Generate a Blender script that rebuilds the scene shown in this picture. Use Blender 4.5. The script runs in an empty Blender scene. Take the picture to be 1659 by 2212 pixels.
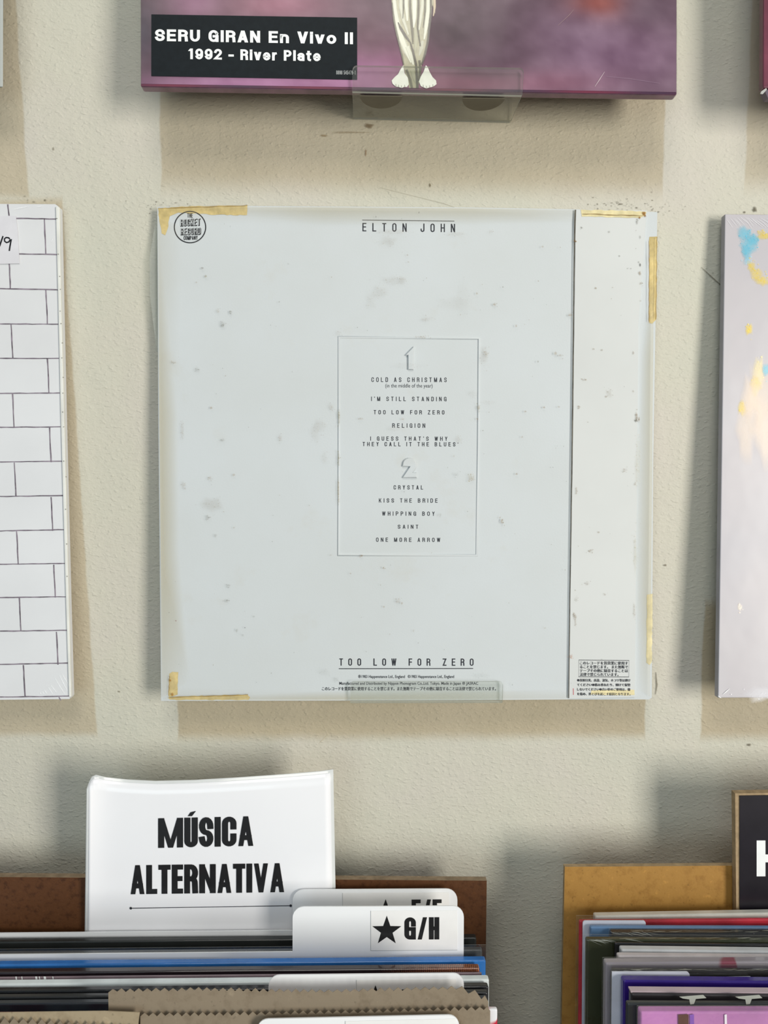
import bpy, bmesh, math, random
from mathutils import Vector, Matrix, noise
sc = bpy.context.scene
COL = sc.collection
rnd = random.Random(7)

# ------------------------------------------------------------------ camera, light, exposure
FPX = 1660.0                      # focal length in pixels of the 1659 x 2212 frame
CW, CH = 1659.0, 2212.0
CAM = Vector((0.0, -0.500, 1.40))  # the wall is the plane y = 0
PITCH, YAW, ROLL = math.radians(3.9), math.radians(1.1), math.radians(0.17)
FWD = Vector((math.sin(YAW) * math.cos(PITCH), math.cos(YAW) * math.cos(PITCH), -math.sin(PITCH)))
R0 = Vector((math.cos(YAW), -math.sin(YAW), 0))
U0 = R0.cross(FWD)
RGT = R0 * math.cos(ROLL) + U0 * math.sin(ROLL)
UPV = RGT.cross(FWD)
cd = bpy.data.cameras.new('camera'); cam = bpy.data.objects.new('camera', cd); COL.objects.link(cam)
cd.sensor_fit = 'HORIZONTAL'; cd.sensor_width = 36.0; cd.lens = 36.0 * FPX / CW
cd.clip_start = 0.01; cd.clip_end = 50
cam.matrix_world = Matrix(((RGT.x, UPV.x, -FWD.x, CAM.x), (RGT.y, UPV.y, -FWD.y, CAM.y),
                           (RGT.z, UPV.z, -FWD.z, CAM.z), (0, 0, 0, 1)))
sc.camera = cam

wd = bpy.data.worlds.new('shop_ambient'); sc.world = wd; wd.use_nodes = True
bg = wd.node_tree.nodes['Background']
bg.inputs[0].default_value = (0.68, 0.86, 1.0, 1); bg.inputs[1].default_value = 0.26

def area(name, loc, target, sx, sy, power, color):
    l = bpy.data.lights.new(name, 'AREA'); l.shape = 'RECTANGLE'; l.size = sx; l.size_y = sy
    l.energy = power; l.color = color
    o = bpy.data.objects.new(name, l); COL.objects.link(o)
    o.location = loc
    o.rotation_euler = (Vector(target) - Vector(loc)).to_track_quat('-Z', 'Y').to_euler()
    return o
area('shop_window_daylight', (1.95, -2.2, 1.42), (0, 0, 1.36), 0.75, 1.45, 92, (1.0, 0.958, 0.888))
area('front_left_fill', (-1.1, -2.9, 1.15), (0, 0, 1.4), 1.6, 1.6, 17, (0.76, 0.92, 1.0))  # added cool fill behind the camera, standing for no known window
area('ceiling_lamp', (-0.1, -1.2, 2.8), (0, 0, 1.35), 0.9, 0.6, 15, (1.0, 0.95, 0.87))

sc.view_settings.view_transform = 'Standard'; sc.view_settings.look = 'None'
sc.view_settings.gamma = 1.0; sc.view_settings.use_curve_mapping = False
sc.view_settings.exposure = -0.33
sc.cycles.use_denoising = True
sc.cycles.transparent_max_bounces = 24
sc.cycles.max_bounces = 8

# ------------------------------------------------------------------ pixel rays onto real planes
def ray(u, v):
    return RGT * ((u - CW / 2) / FPX) + UPV * (-(v - CH / 2) / FPX) + FWD
class Plane:
    def __init__(s, p, n):
        s.p = Vector(p); s.n = Vector(n).normalized()
        if s.n.y > 0: s.n = -s.n          # the normal faces the room
    def up(s, d): return Plane(s.p + s.n * d, s.n)
def WP(off):                               # parallel to the wall, off metres in front of it
    return Plane((0, -off, 0), (0, -1, 0))
def U(u, v, pl):
    r = ray(u, v)
    return CAM + r * ((pl.p - CAM).dot(pl.n) / r.dot(pl.n))
def plane3(a, b, c):
    A, B, C_ = [U(u, v, WP(o)) for (u, v, o) in (a, b, c)]
    return Plane(A, (B - A).cross(C_ - A))

# ------------------------------------------------------------------ materials
def lin(c):
    return tuple(((x / 255) / 12.92 if x / 255 <= 0.04045 else ((x / 255 + 0.055) / 1.055) ** 2.4) for x in c)
def col(r, g, b, k=1.0):
    return tuple(min(0.93, x * k) for x in lin((r, g, b))) + (1,)
class NT:
    def __init__(s, name):
        s.m = bpy.data.materials.new(name); s.m.use_nodes = True
        s.t = s.m.node_tree; s.b = s.t.nodes['Principled BSDF']; s.out = s.t.nodes['Material Output']
    def n(s, typ, **kw):
        x = s.t.nodes.new(typ)
        for k, v in kw.items():
            if k.startswith('i_'):
                key = k[2:]; key = int(key) if key.isdigit() else key.replace('_', ' ')
                x.inputs[key].default_value = v
            else: setattr(x, k, v)
        return x
    def l(s, a, b): s.t.links.new(a, b)
    def math(s, op, a, b=None, c=None):
        x = s.n('ShaderNodeMath', operation=op)
        for i, q in enumerate((a, b, c)):
            if q is None: continue
            if isinstance(q, (int, float)): x.inputs[i].default_value = q
            else: s.l(q, x.inputs[i])
        return x.outputs[0]
    def noise(s, scale, detail=3, rough=.55, vec=None):
        x = s.n('ShaderNodeTexNoise'); x.inputs['Scale'].default_value = scale
        x.inputs['Detail'].default_value = detail; x.inputs['Roughness'].default_value = rough
        if vec is None: vec = s.geo()
        s.l(vec, x.inputs['Vector']); return x.outputs['Fac']
    def geo(s):
        if not hasattr(s, 'g'): s.g = s.n('ShaderNodeNewGeometry')
        return s.g.outputs['Position']
    def ramp(s, fac, stops):
        x = s.n('ShaderNodeValToRGB'); e = x.color_ramp.elements
        while len(e) < len(stops): e.new(0.5)
        for i, (p, c) in enumerate(stops):
            e[i].position = p; e[i].color = c if len(c) == 4 else tuple(c) + (1,)
        s.l(fac, x.inputs[0]); return x.outputs[0]
    def mix(s, f, a, b, mode='MIX'):
        x = s.n('ShaderNodeMix', data_type='RGBA', blend_type=mode)
        for sock, q in ((x.inputs[0], f), (x.inputs[6], a), (x.inputs[7], b)):
            if isinstance(q, (int, float)): sock.default_value = q
            elif isinstance(q, tuple): sock.default_value = q
            else: s.l(q, sock)
        return x.outputs[2]
    def bump(s, h, dist, strength=1.0):
        x = s.n('ShaderNodeBump'); x.inputs['Distance'].default_value = dist; x.inputs['Strength'].default_value = strength
        s.l(h, x.inputs['Height']); s.l(x.outputs[0], s.b.inputs['Normal']); return x
MAT = {}
def pm(name, c, rough=.6, spec=.4, coat=0, var=0.05, vscale=60, bump=0, bscale=200, metal=0, coat_rough=.08):
    if name in MAT: return MAT[name]
    q = NT(name)
    f = q.noise(vscale, 4)
    d = tuple(x * (1 - var * 1.6) for x in c[:3]) + (1,); e = tuple(min(.95, x * (1 + var * 1.6)) for x in c[:3]) + (1,)
    q.l(q.ramp(f, [(.3, d), (.7, e)]), q.b.inputs['Base Color'])
    q.b.inputs['Roughness'].default_value = rough; q.b.inputs['Specular IOR Level'].default_value = spec
    q.b.inputs['Coat Weight'].default_value = coat; q.b.inputs['Coat Roughness'].default_value = coat_rough
    q.b.inputs['Metallic'].default_value = metal
    if bump: q.bump(q.noise(bscale, 3), bump)
    MAT[name] = q.m; return q.m
def attr_mat(name, rough=.6, spec=.3, coat=0, alpha=True, metal=0):
    if name in MAT: return MAT[name]
    q = NT(name)
    a = q.n('ShaderNodeAttribute', attribute_name='Col')
    q.l(a.outputs['Color'], q.b.inputs['Base Color'])
    if alpha: q.l(a.outputs['Alpha'], q.b.inputs['Alpha'])
    q.b.inputs['Roughness'].default_value = rough; q.b.inputs['Specular IOR Level'].default_value = spec
    q.b.inputs['Coat Weight'].default_value = coat; q.b.inputs['Coat Roughness'].default_value = .06
    q.b.inputs['Metallic'].default_value = metal
    MAT[name] = q.m; return q.m
def clear_mat(name, tint=(.95, .96, .95), gloss=.10, rough=.05, frost=0.0, wr=0.0, wscale=60):
    if name in MAT: return MAT[name]
    q = NT(name); q.t.nodes.remove(q.b)
    tr = q.n('ShaderNodeBsdfTransparent'); tr.inputs[0].default_value = tint + (1,)
    gl = q.n('ShaderNodeBsdfGlossy'); gl.inputs['Roughness'].default_value = rough
    ge = q.n('ShaderNodeNewGeometry'); dp = q.n('ShaderNodeVectorMath', operation='DOT_PRODUCT')
    q.l(ge.outputs['Normal'], dp.inputs[0]); q.l(ge.outputs['Incoming'], dp.inputs[1])
    f5 = q.math('POWER', q.math('SUBTRACT', 1.0, q.math('ABSOLUTE', dp.outputs['Value'])), 5.0)
    fac = q.math('MULTIPLY', q.math('ADD', q.math('MULTIPLY', f5, .96), .037), gloss)      # Schlick, both sides alike
    if wr:
        bp = q.n('ShaderNodeBump'); bp.inputs['Distance'].default_value = wr
        q.l(q.noise(wscale, 4, .6), bp.inputs['Height']); q.l(bp.outputs[0], gl.inputs['Normal'])
    mx = q.n('ShaderNodeMixShader'); q.l(fac, mx.inputs[0]); q.l(tr.outputs[0], mx.inputs[1]); q.l(gl.outputs[0], mx.inputs[2])
    last = mx.outputs[0]
    if frost:
        df = q.n('ShaderNodeBsdfDiffuse'); df.inputs[0].default_value = (.75, .76, .72, 1)
        m2 = q.n('ShaderNodeMixShader'); m2.inputs[0].default_value = frost
        q.l(last, m2.inputs[1]); q.l(df.outputs[0], m2.inputs[2]); last = m2.outputs[0]
    q.l(last, q.out.inputs['Surface'])
    MAT[name] = q.m; return q.m

# ------------------------------------------------------------------ object helpers
WLOC = {}
def tag(o, label=None, cat=None, group=None, kind=None):
    if label: o['label'] = label
    if cat: o['category'] = cat
    if group: o['group'] = group
    if kind: o['kind'] = kind
    return o
def thing(name, label, cat, loc, group=None):
    o = bpy.data.objects.new(name, None); COL.objects.link(o); o.empty_display_size = .02
    o.location = loc; WLOC[o] = Vector(loc); return tag(o, label, cat, group)
def mk(name, verts, faces, mat, parent=None, colors=None, smooth=False, fmats=None, bevel=0, seg=2):
    verts = [Vector(v) for v in verts]
    lo = Vector([min(v[i] for v in verts) for i in range(3)]); hi = Vector([max(v[i] for v in verts) for i in range(3)])
    c = Vector(((lo.x + hi.x) / 2, (lo.y + hi.y) / 2, lo.z if parent is None else (lo.z + hi.z) / 2))
    me = bpy.data.meshes.new(name); me.from_pydata([v - c for v in verts], [], faces); me.validate()
    mats = mat if isinstance(mat, (list, tuple)) else [mat]
    for m in mats: me.materials.append(m)
    if colors:
        a = me.color_attributes.new('Col', 'FLOAT_COLOR', 'POINT')
        for i, q in enumerate(colors): a.data[i].color = q
    if fmats:
        for p, k in zip(me.polygons, fmats): p.material_index = k
    if smooth:
        for p in me.polygons: p.use_smooth = True
    o = bpy.data.objects.new(name, me); COL.objects.link(o)
    if parent is not None:
        o.parent = parent; o.location = c - WLOC[parent]
    else: o.location = c
    WLOC[o] = c
    if bevel:
        b = o.modifiers.new('bevel', 'BEVEL'); b.width = bevel; b.segments = seg; b.limit_method = 'ANGLE'
        for p in me.polygons: p.use_smooth = True
        b.harden_normals = True
    return o
def prism(front, n, thick):
    """closed solid: front polygon (Vectors) pushed back along -n"""
    k = len(front); vs = list(front) + [p - n * thick for p in front]
    # orient so that the front faces n
    a = sum(((front[i].cross(front[(i + 1) % k])) for i in range(k)), Vector())
    idx = list(range(k)) if a.dot(n) > 0 else list(range(k))[::-1]
    fs = [tuple(idx), tuple(i + k for i in idx[::-1])]
    for j in range(k):
        i0, i1 = idx[j], idx[(j + 1) % k]
        fs.append((i1, i0, i0 + k, i1 + k))
    return vs, fs
def slab(name, px, pl, thick, mat, parent=None, bevel=0, fmats=None):
    vs, fs = prism([U(u, v, pl) for u, v in px], pl.n, thick)
    return mk(name, vs, fs, mat, parent, bevel=bevel, fmats=fmats)
def box(name, lo, hi, mat, parent=None, bevel=0):
    (a, b, c), (d, e, f) = lo, hi
    vs = [(a, b, c), (d, b, c), (d, e, c), (a, e, c), (a, b, f), (d, b, f), (d, e, f), (a, e, f)]
    fs = [(0, 3, 2, 1), (4, 5, 6, 7), (0, 1, 5, 4), (1, 2, 6, 5), (2, 3, 7, 6), (3, 0, 4, 7)]
    return mk(name, vs, fs, mat, parent, bevel=bevel)
def rpoly(px, jit=0, step=12, seed=1):
    """polygon outline with a slightly ragged edge"""
    r = random.Random(seed); out = []
    for i in range(len(px)):
        a, b = px[i], px[(i + 1) % len(px)]
        L = math.hypot(b[0] - a[0], b[1] - a[1]); n = max(1, int(L / step))
        for k in range(n):
            t = k / n; out.append((a[0] + (b[0] - a[0]) * t + r.uniform(-jit, jit), a[1] + (b[1] - a[1]) * t + r.uniform(-jit, jit)))
    return out
def rrect(x0, y0, x1, y1, r, corners=(1, 1, 1, 1), n=6):
    """rounded rectangle outline; corners = TL, TR, BR, BL"""
    P = []
    for (cx, cy, a0, on, px_, py_) in ((x0 + r, y0 + r, 180, corners[0], x0, y0), (x1 - r, y0 + r, 270, corners[1], x1, y0),
                                 (x1 - r, y1 - r, 0, corners[2], x1, y1), (x0 + r, y1 - r, 90, corners[3], x0, y1)):
        if not on: P.append((px_, py_)); continue
        for k in range(n + 1):
            a = math.radians(a0 + 90 * k / n); P.append((cx + r * math.cos(a), cy + r * math.sin(a)))
    return P
def decal(name, shapes, pl, mat, parent, lift=.00012):
    """flat print on a surface: list of (points, faces) in pixels on the plane"""
    vs, fs = [], []; q = pl.up(lift)
    for n_, (pts, faces) in enumerate(shapes):
        q = pl.up(lift + (n_ % 7) * 1.2e-5)          # overlapping pen strokes must not be coplanar
        b = len(vs); vs += [U(u, v, q) for u, v in pts]; fs += [tuple(i + b for i in f) for f in faces]
    o = mk(name, vs, fs, mat, parent); fix(o.data); return o
def fix(me):
    bm = bmesh.new(); bm.from_mesh(me)
    for f in bm.faces:
        f.normal_update()
        if f.normal.y > 0: f.normal_flip()
    bm.to_mesh(me); bm.free()
def poly(px): return (list(px), [tuple(range(len(px)))])
def line(x0, y0, x1, y1, w):
    dx, dy = x1 - x0, y1 - y0; L = math.hypot(dx, dy); nx, ny = -dy / L * w / 2, dx / L * w / 2
    return poly([(x0 + nx, y0 + ny), (x1 + nx, y1 + ny), (x1 - nx, y1 - ny), (x0 - nx, y0 - ny)])
def strip(pts, w, closed=False):
    """a pen stroke through pts; w = width or list of widths"""
    n = len(pts); L, R = [], []
    for i, (x, y) in enumerate(pts):
        a = pts[(i - 1) % n] if (closed or i > 0) else pts[i]; b = pts[(i + 1) % n] if (closed or i < n - 1) else pts[i]
        tx, ty = b[0] - a[0], b[1] - a[1]; q = math.hypot(tx, ty) or 1
        ww = (w[i] if isinstance(w, list) else w) / 2
        L.append((x - ty / q * ww, y + tx / q * ww)); R.append((x + ty / q * ww, y - tx / q * ww))
    m = n if closed else n - 1
    return (L + R, [(i, (i + 1) % n, (i + 1) % n + n, i + n) for i in range(m)])
def soft(name, specs, pl, mat, parent, lift=.0002, kind=None):
    """soft-edged marks. spec = ('b', u, v, ru, rv, (r,g,b), alpha) blob  or ('s', pts, widths, (r,g,b), alpha) stroke"""
    vs, fs, cs = [], [], []; q = pl.up(lift)
    for k, s in enumerate(specs):
        b = len(vs); q = pl.up(lift + (k % 37) * 5e-6)
        if s[0] == 'b':
            _, u, v, ru, rv, c, a = s; N = 12; cc = lin(c)
            vs.append(U(u, v, q)); cs.append(cc + (a,))
            j = [rnd.uniform(.65, 1.15) for _ in range(N)]
            for ring, al in ((.55, a * .75), (1.0, 0)):
                for i in range(N):
                    t = 2 * math.pi * i / N
                    vs.append(U(u + ru * ring * j[i] * math.cos(t), v + rv * ring * j[i] * math.sin(t), q)); cs.append(cc + (al,))
            for i in range(N):
                i2 = (i + 1) % N
                fs.append((b, b + 1 + i, b + 1 + i2)); fs.append((b + 1 + i, b + 1 + N + i, b + 1 + N + i2, b + 1 + i2))
        elif s[0] == 'e':
            _, po, pi, c, a = s; cc = lin(c); n = len(po)
            for i, (x, y) in enumerate(po): vs.append(U(x, y, q)); cs.append(cc + (a if 0 < i < n - 1 else a * .3,))
            for x, y in pi: vs.append(U(x, y, q)); cs.append(cc + (0,))
            fs += [(b + i, b + i + 1, b + n + i + 1, b + n + i) for i in range(n - 1)]
        else:
            _, pts, w, c, a = s; cc = lin(c); n = len(pts)
            for i, (x, y) in enumerate(pts):
                p, r_ = pts[max(0, i - 1)], pts[min(n - 1, i + 1)]
                tx, ty = r_[0] - p[0], r_[1] - p[1]; g = math.hypot(tx, ty) or 1
                ww = (w[i] if isinstance(w, list) else w) / 2
                for e, al in ((-1, 0), (-.45, a), (.45, a), (1, 0)):
                    vs.append(U(x - ty / g * ww * e, y + tx / g * ww * e, q)); cs.append(cc + (al,))
            for i in range(n - 1):
                for k in range(3): fs.append((b + 4 * i + k, b + 4 * i + k + 1, b + 4 * i + 5 + k, b + 4 * i + 4 + k))
    o = mk(name, vs, fs, mat, parent, colors=cs); fix(o.data)
    if kind: o['kind'] = kind
    return o
def sheet(name, px, pl, nx, ny, fn, mat, parent=None, lift=.0001):
    """a printed face: grid over the quad TL,TR,BR,BL, colour fn(u,v) in sRGB 0-255"""
    vs, cs, fs = [], [], []; q = pl.up(lift)
    for j in range(ny + 1):
        for i in range(nx + 1):
            s, t = i / nx, j / ny
            a = [px[0][k] + (px[1][k] - px[0][k]) * s for k in (0, 1)]; b = [px[3][k] + (px[2][k] - px[3][k]) * s for k in (0, 1)]
            u, v = a[0] + (b[0] - a[0]) * t, a[1] + (b[1] - a[1]) * t
            vs.append(U(u, v, q)); cs.append(lin(fn(u, v)) + (1,))
    for j in range(ny):
        for i in range(nx):
            k = j * (nx + 1) + i; fs.append((k, k + 1, k + nx + 2, k + nx + 1))
    o = mk(name, vs, fs, mat, parent, colors=cs); fix(o.data); return o

# ------------------------------------------------------------------ lettering
def arc(cx, cy, rx, ry, a0, a1, n=9):
    return [(cx + rx * math.cos(math.radians(a0 + (a1 - a0) * k / n)), cy + ry * math.sin(math.radians(a0 + (a1 - a0) * k / n))) for k in range(n + 1)]
def glyph(ch, A):
    """strokes ('S', pts) and diagonals ('D', x0,y0,x1,y1) in a 0..1 box, y up; A = inner width / inner height"""
    rx = .5 if A < 1.15 else .5; ry = min(.5, .5 * A)
    S = lambda *p: ('S', list(p)); D = lambda *p: ('D',) + p
    X = .70                                   # x-height
    g = {
     'A': [D(0, 0, .5, 1), D(1, 0, .5, 1), S((.22, .24), (.78, .24))],
     'B': [S((0, 0), (0, 1)), S(*([(0, 1), (.5, 1)] + arc(.5, .76, .45, .24, 90, -90) + [(0, .52)])), S(*([(0, .52), (.5, .52)] + arc(.5, .26, .5, .26, 90, -90) + [(0, 0)]))],
     'C': [S(*([(1, .68)] + arc(.5, 1 - ry, rx, ry, 0, 180) + arc(.5, ry, rx, ry, 180, 360) + [(1, .32)]))],
     'D': [S((0, 0), (0, 1)), S(*([(0, 1), (.4, 1)] + arc(.5, 1 - ry, .5, ry, 90, 0) + arc(.5, ry, .5, ry, 0, -90) + [(0, 0)]))],
     'E': [S((0, 0), (0, 1)), S((0, 1), (1, 1)), S((0, .52), (.9, .52)), S((0, 0), (1, 0))],
     'F': [S((0, 0), (0, 1)), S((0, 1), (1, 1)), S((0, .5), (.9, .5))],
     'G': [S(*([(1, .70)] + arc(.5, 1 - ry, rx, ry, 0, 180) + arc(.5, ry, rx, ry, 180, 360) + [(1, .47), (.58, .47)])), S((1, .47), (1, 0))],
     'H': [S((0, 0), (0, 1)), S((1, 0), (1, 1)), S((0, .5), (1, .5))],
     'I': [S((0, 0), (0, 1))],
     'J': [S(*([(1, 1)] + arc(.5, ry, .5, ry, 360, 180) + [(0, .3)]))],
     'K': [S((0, 0), (0, 1)), D(.1, .35, 1, 1), D(1, 0, .38, .62)],
     'L': [S((0, 0), (0, 1)), S((0, 0), (1, 0))],
     'M': [S((0, 0), (0, 1)), S((1, 0), (1, 1)), D(.02, 1, .5, 0), D(.98, 1, .5, 0)],
     'N': [S((0, 0), (0, 1)), S((1, 0), (1, 1)), D(0, 1, 1, 0)],
     'O': [('O', arc(.5, 1 - ry, rx, ry, 0, 180) + arc(.5, ry, rx, ry, 180, 360))],
     'P': [S((0, 0), (0, 1)), S(*([(0, 1), (.5, 1)] + arc(.5, .73, .5, .27, 90, -90) + [(0, .46)]))],
     'R': [S((0, 0), (0, 1)), S(*([(0, 1), (.5, 1)] + arc(.5, .75, .5, .25, 90, -90) + [(0, .5)])), S(*([(.5, .5)] + arc(.62, .33, .34, .17, 90, 0) + [(1, 0)]))],
     'S': [S(*(arc(.5, .74, .5, .26, -5, 270, 14) + arc(.5, .24, .5, .24, 90, -175, 14)))],
     'T': [S((.5, 0), (.5, 1)), S((0, 1), (1, 1))],
     'U': [S(*([(0, 1)] + arc(.5, ry, .5, ry, 180, 360) + [(1, 1)]))],
     'V': [D(0, 1, .5, 0), D(1, 1, .5, 0)],
     'W': [D(0, 1, .25, 0), D(.5, 1, .25, 0), D(.5, 1, .75, 0), D(1, 1, .75, 0)],
     'Y': [D(0, 1, .5, .42), D(1, 1, .5, .42), S((.5, 0), (.5, .45))],
     'Z': [S((0, 1), (1, 1)), D(1, 1, 0, 0), S((0, 0), (1, 0))],
     '/': [D(0, 0, 1, 1)], '-': [S((0, .38), (1, .38))], '.': [S((0, 0), (0, .02))], "'": [S((0, .85), (0, 1))],
     '*': [S((0, .82), (0, .88))],
     'n': [S((0, 0), (0, X)), S(*([(0, X - .2)] + arc(.5, X - .24, .5, .24, 180, 0) + [(1, 0)]))],
     'i': [S((0, 0), (0, X)), S((0, 1), (0, 1.0))],
     'v': [D(0, X + .08, .5, 0), D(1, X + .08, .5, 0)],
     'o': [('O', arc(.5, X / 2, .5, X / 2, 0, 360, 24)[:-1])],
     'e': [S(*([(.0, X / 2), (1, X / 2)] + arc(.5, X / 2, .5, X / 2, 5, 318, 20)))],
     'r': [S((0, 0), (0, X)), S(*arc(.9, X - .38, .9, .38, 175, 95))],
     'l': [S((0, 0), (0, 1))],
     't': [S(*([(.4, .95)] + arc(.85, .16, .45, .16, 180, 270))), S((0, X), (1, X))],
     'a': [S(*(arc(.5, X - .2, .48, .2, 165, 0) + [(.98, 0)])), ('O', arc(.48, .2, .48, .2, 0, 360, 16)[:-1])],
     '1': [S((.75, 0), (.75, 1)), D(.05, .76, .7, .98)],
     '2': [S(*(arc(.5, .72, .5, .28, 170, -35, 12) + [(0, 0), (1, 0)]))],
     '4': [S((.75, 0), (.75, 1)), S((0, .28), (1, .28)), D(0, .28, .7, 1)],
     '5': [S(*([(.95, 1), (.12, 1), (.05, .55)] + arc(.5, .3, .5, .3, 110, -160, 12)))],
     '7': [S((0, 1), (1, 1)), D(1, 1, .35, 0)],
     '8': [('O', arc(.5, .76, .44, .24, 0, 360, 16)[:-1]), ('O', arc(.5, .26, .5, .26, 0, 360, 16)[:-1])],
     '9': [('O', arc(.5, .68, .5, .32, 0, 360, 20)[:-1]), S(*([(1, .66), (1, .4)] + arc(.5, .34, .5, .34, 0, -155, 10)))],
    }
    return g.get(ch, [])
WID = {'I': 0, 'M': 1.3, 'W': 1.45, 'L': .9, 'E': .92, 'F': .9, 'J': .9, ' ': .6, "'": 0, '.': 0, '*': 0, 'i': 0, 'l': 0, 'n': .85, 'v': .9, 'o': .95, 'e': .95,
       'r': .5, 't': .5, 'a': .88, '1': .6, '-': .55, '/': .72, 'A': 1.05, 'V': 1.05, 'T': .95}
def letters(s, x0, x1, ytop, ybase, pw, ph, track, slope=0, wid=None, dfac=1.0, accent=None):
    """hand-built lettering fitted into x0..x1; returns pixel shapes. track = gap / letter width"""
    W = dict(WID); W.update(wid or {})
    H = ybase - ytop
    # inner widths scale k: total = sum(W*k + pw) + gaps ; gap = track*k
    n = len(s); sw = sum(W.get(c, 1.0) for c in s); npen = sum(1 for c in s if c != ' ')
    k = (x1 - x0 - npen * pw) / (sw + track * (n - 1))
    shapes = []; x = x0; xm = (x0 + x1) / 2
    def T(px_, py_): return (px_, ybase - py_ + slope * (px_ - xm))
    for c in s:
        w = W.get(c, 1.0) * k
        if c == ' ': x += w + track * k; continue
        ih = H - ph; A = w / ih if w else .5
        for g in glyph(c, A):
            if g[0] in 'SO':
                pts = [(x + pw / 2 + a * w, ph / 2 + b * ih) for a, b in g[1]]
                cl = g[0] == 'O'
                # drop duplicates
                q = [pts[0]]
                for p in pts[1:]:
                    if math.hypot(p[0] - q[-1][0], p[1] - q[-1][1]) > 1e-4: q.append(p)
                pts = q; m = len(pts)
                if m == 1: pts = [pts[0], (pts[0][0], pts[0][1] - ph * .1)]; m = 2
                L, R = [], []
                for i, p in enumerate(pts):
                    a = pts[i - 1] if (cl or i) else None; b = pts[(i + 1) % m] if (cl or i < m - 1) else None
                    def nrm(p0, p1):
                        dx, dy = p1[0] - p0[0], p1[1] - p0[1]; e = math.hypot(dx, dy) or 1; return (-dy / e, dx / e)
                    n1 = nrm(a, p) if a else None; n2 = nrm(p, b) if b else None
                    n1 = n1 or n2; n2 = n2 or n1
                    mx, my = n1[0] + n2[0], n1[1] + n2[1]; e = math.hypot(mx, my) or 1; mx, my = mx / e, my / e
                    sc_ = 1 / max(.5, mx * n1[0] + my * n1[1])
                    ox, oy = mx * sc_ * pw / 2, my * sc_ * ph / 2
                    ex = ey = 0
                    if not cl and i in (0, m - 1):          # square caps
                        t = (n1[1], -n1[0]) if i == m - 1 else (-n2[1], n2[0])
                        ex, ey = t[0] * pw / 2, t[1] * ph / 2
                    L.append(T(p[0] + ox + ex, p[1] + oy + ey)); R.append(T(p[0] - ox + ex, p[1] - oy + ey))
                mm = m if cl else m - 1
                shapes.append((L + R, [(i, (i + 1) % m, (i + 1) % m + m, i + m) for i in range(mm)]))
            else:
                _, a, b, a2, b2 = g
                hw = pw / 2 * dfac
                X0, X1 = x + pw / 2 + a * w, x + pw / 2 + a2 * w; Y0, Y1 = b * H, b2 * H
                shapes.append(poly([T(X0 - hw, Y0), T(X0 + hw, Y0), T(X1 + hw, Y1), T(X1 - hw, Y1)]))
        if accent and c == accent:
            cx = x + pw / 2 + w / 2
            shapes.append(poly([T(cx - pw * .55, H * 1.05), T(cx + pw * .15, H * 1.05), T(cx + pw * .8, H * 1.22), T(cx - pw * .1, H * 1.18)]))
        x += w + pw + track * k
    return shapes
def fontpx(s, x0, x1, ytop, ybase, pl, off=0.0, sp=1.0, slope=0, cap=None):
    """built-in font (has kana and kanji) set into x0..x1, cap height ytop..ybase; returns pixel shapes"""
    c = bpy.data.curves.new('type', 'FONT'); c.body = s; c.size = 1; c.offset = off; c.space_character = sp; c.resolution_u = 3
    o = bpy.data.objects.new('type', c); COL.objects.link(o)
    bpy.context.view_layer.update()
    me = o.evaluated_get(bpy.context.evaluated_depsgraph_get()).to_mesh()
    V = [tuple(v.co) for v in me.vertices]; F = [tuple(p.vertices) for p in me.polygons]
    o.to_mesh_clear(); bpy.data.objects.remove(o); bpy.data.curves.remove(c)
    if not V: return []
    a, b = min(v[0] for v in V), max(v[0] for v in V)
    cap = cap or .68
    k = (x1 - x0) / (b - a); h = (ybase - ytop) / cap
    pts = [(x0 + (v[0] - a) * k, ybase - v[1] * h + slope * ((v[0] - a) * k - (x1 - x0) / 2)) for v in V]
    return [(pts, F)]

# ------------------------------------------------------------------ shared materials
BLACK = pm('black_ink', (.012, .012, .015, 1), .45, .3, var=.02)
INK = pm('dark_print_ink', (.025, .027, .035, 1), .5, .3, var=.02)
CLEAR = clear_mat('clear_acrylic', (.975, .98, .965), 1.0, .04, frost=.03)
CLEAR_EDGE = clear_mat('acrylic_edge', (.72, .74, .66), 1.0, .15, frost=.35)
FILM = clear_mat('clear_film', (.98, .98, .98), .8, .10, frost=.01, wr=.002, wscale=45)
STAIN = attr_mat('soft_marks', .75, .15)

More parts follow.
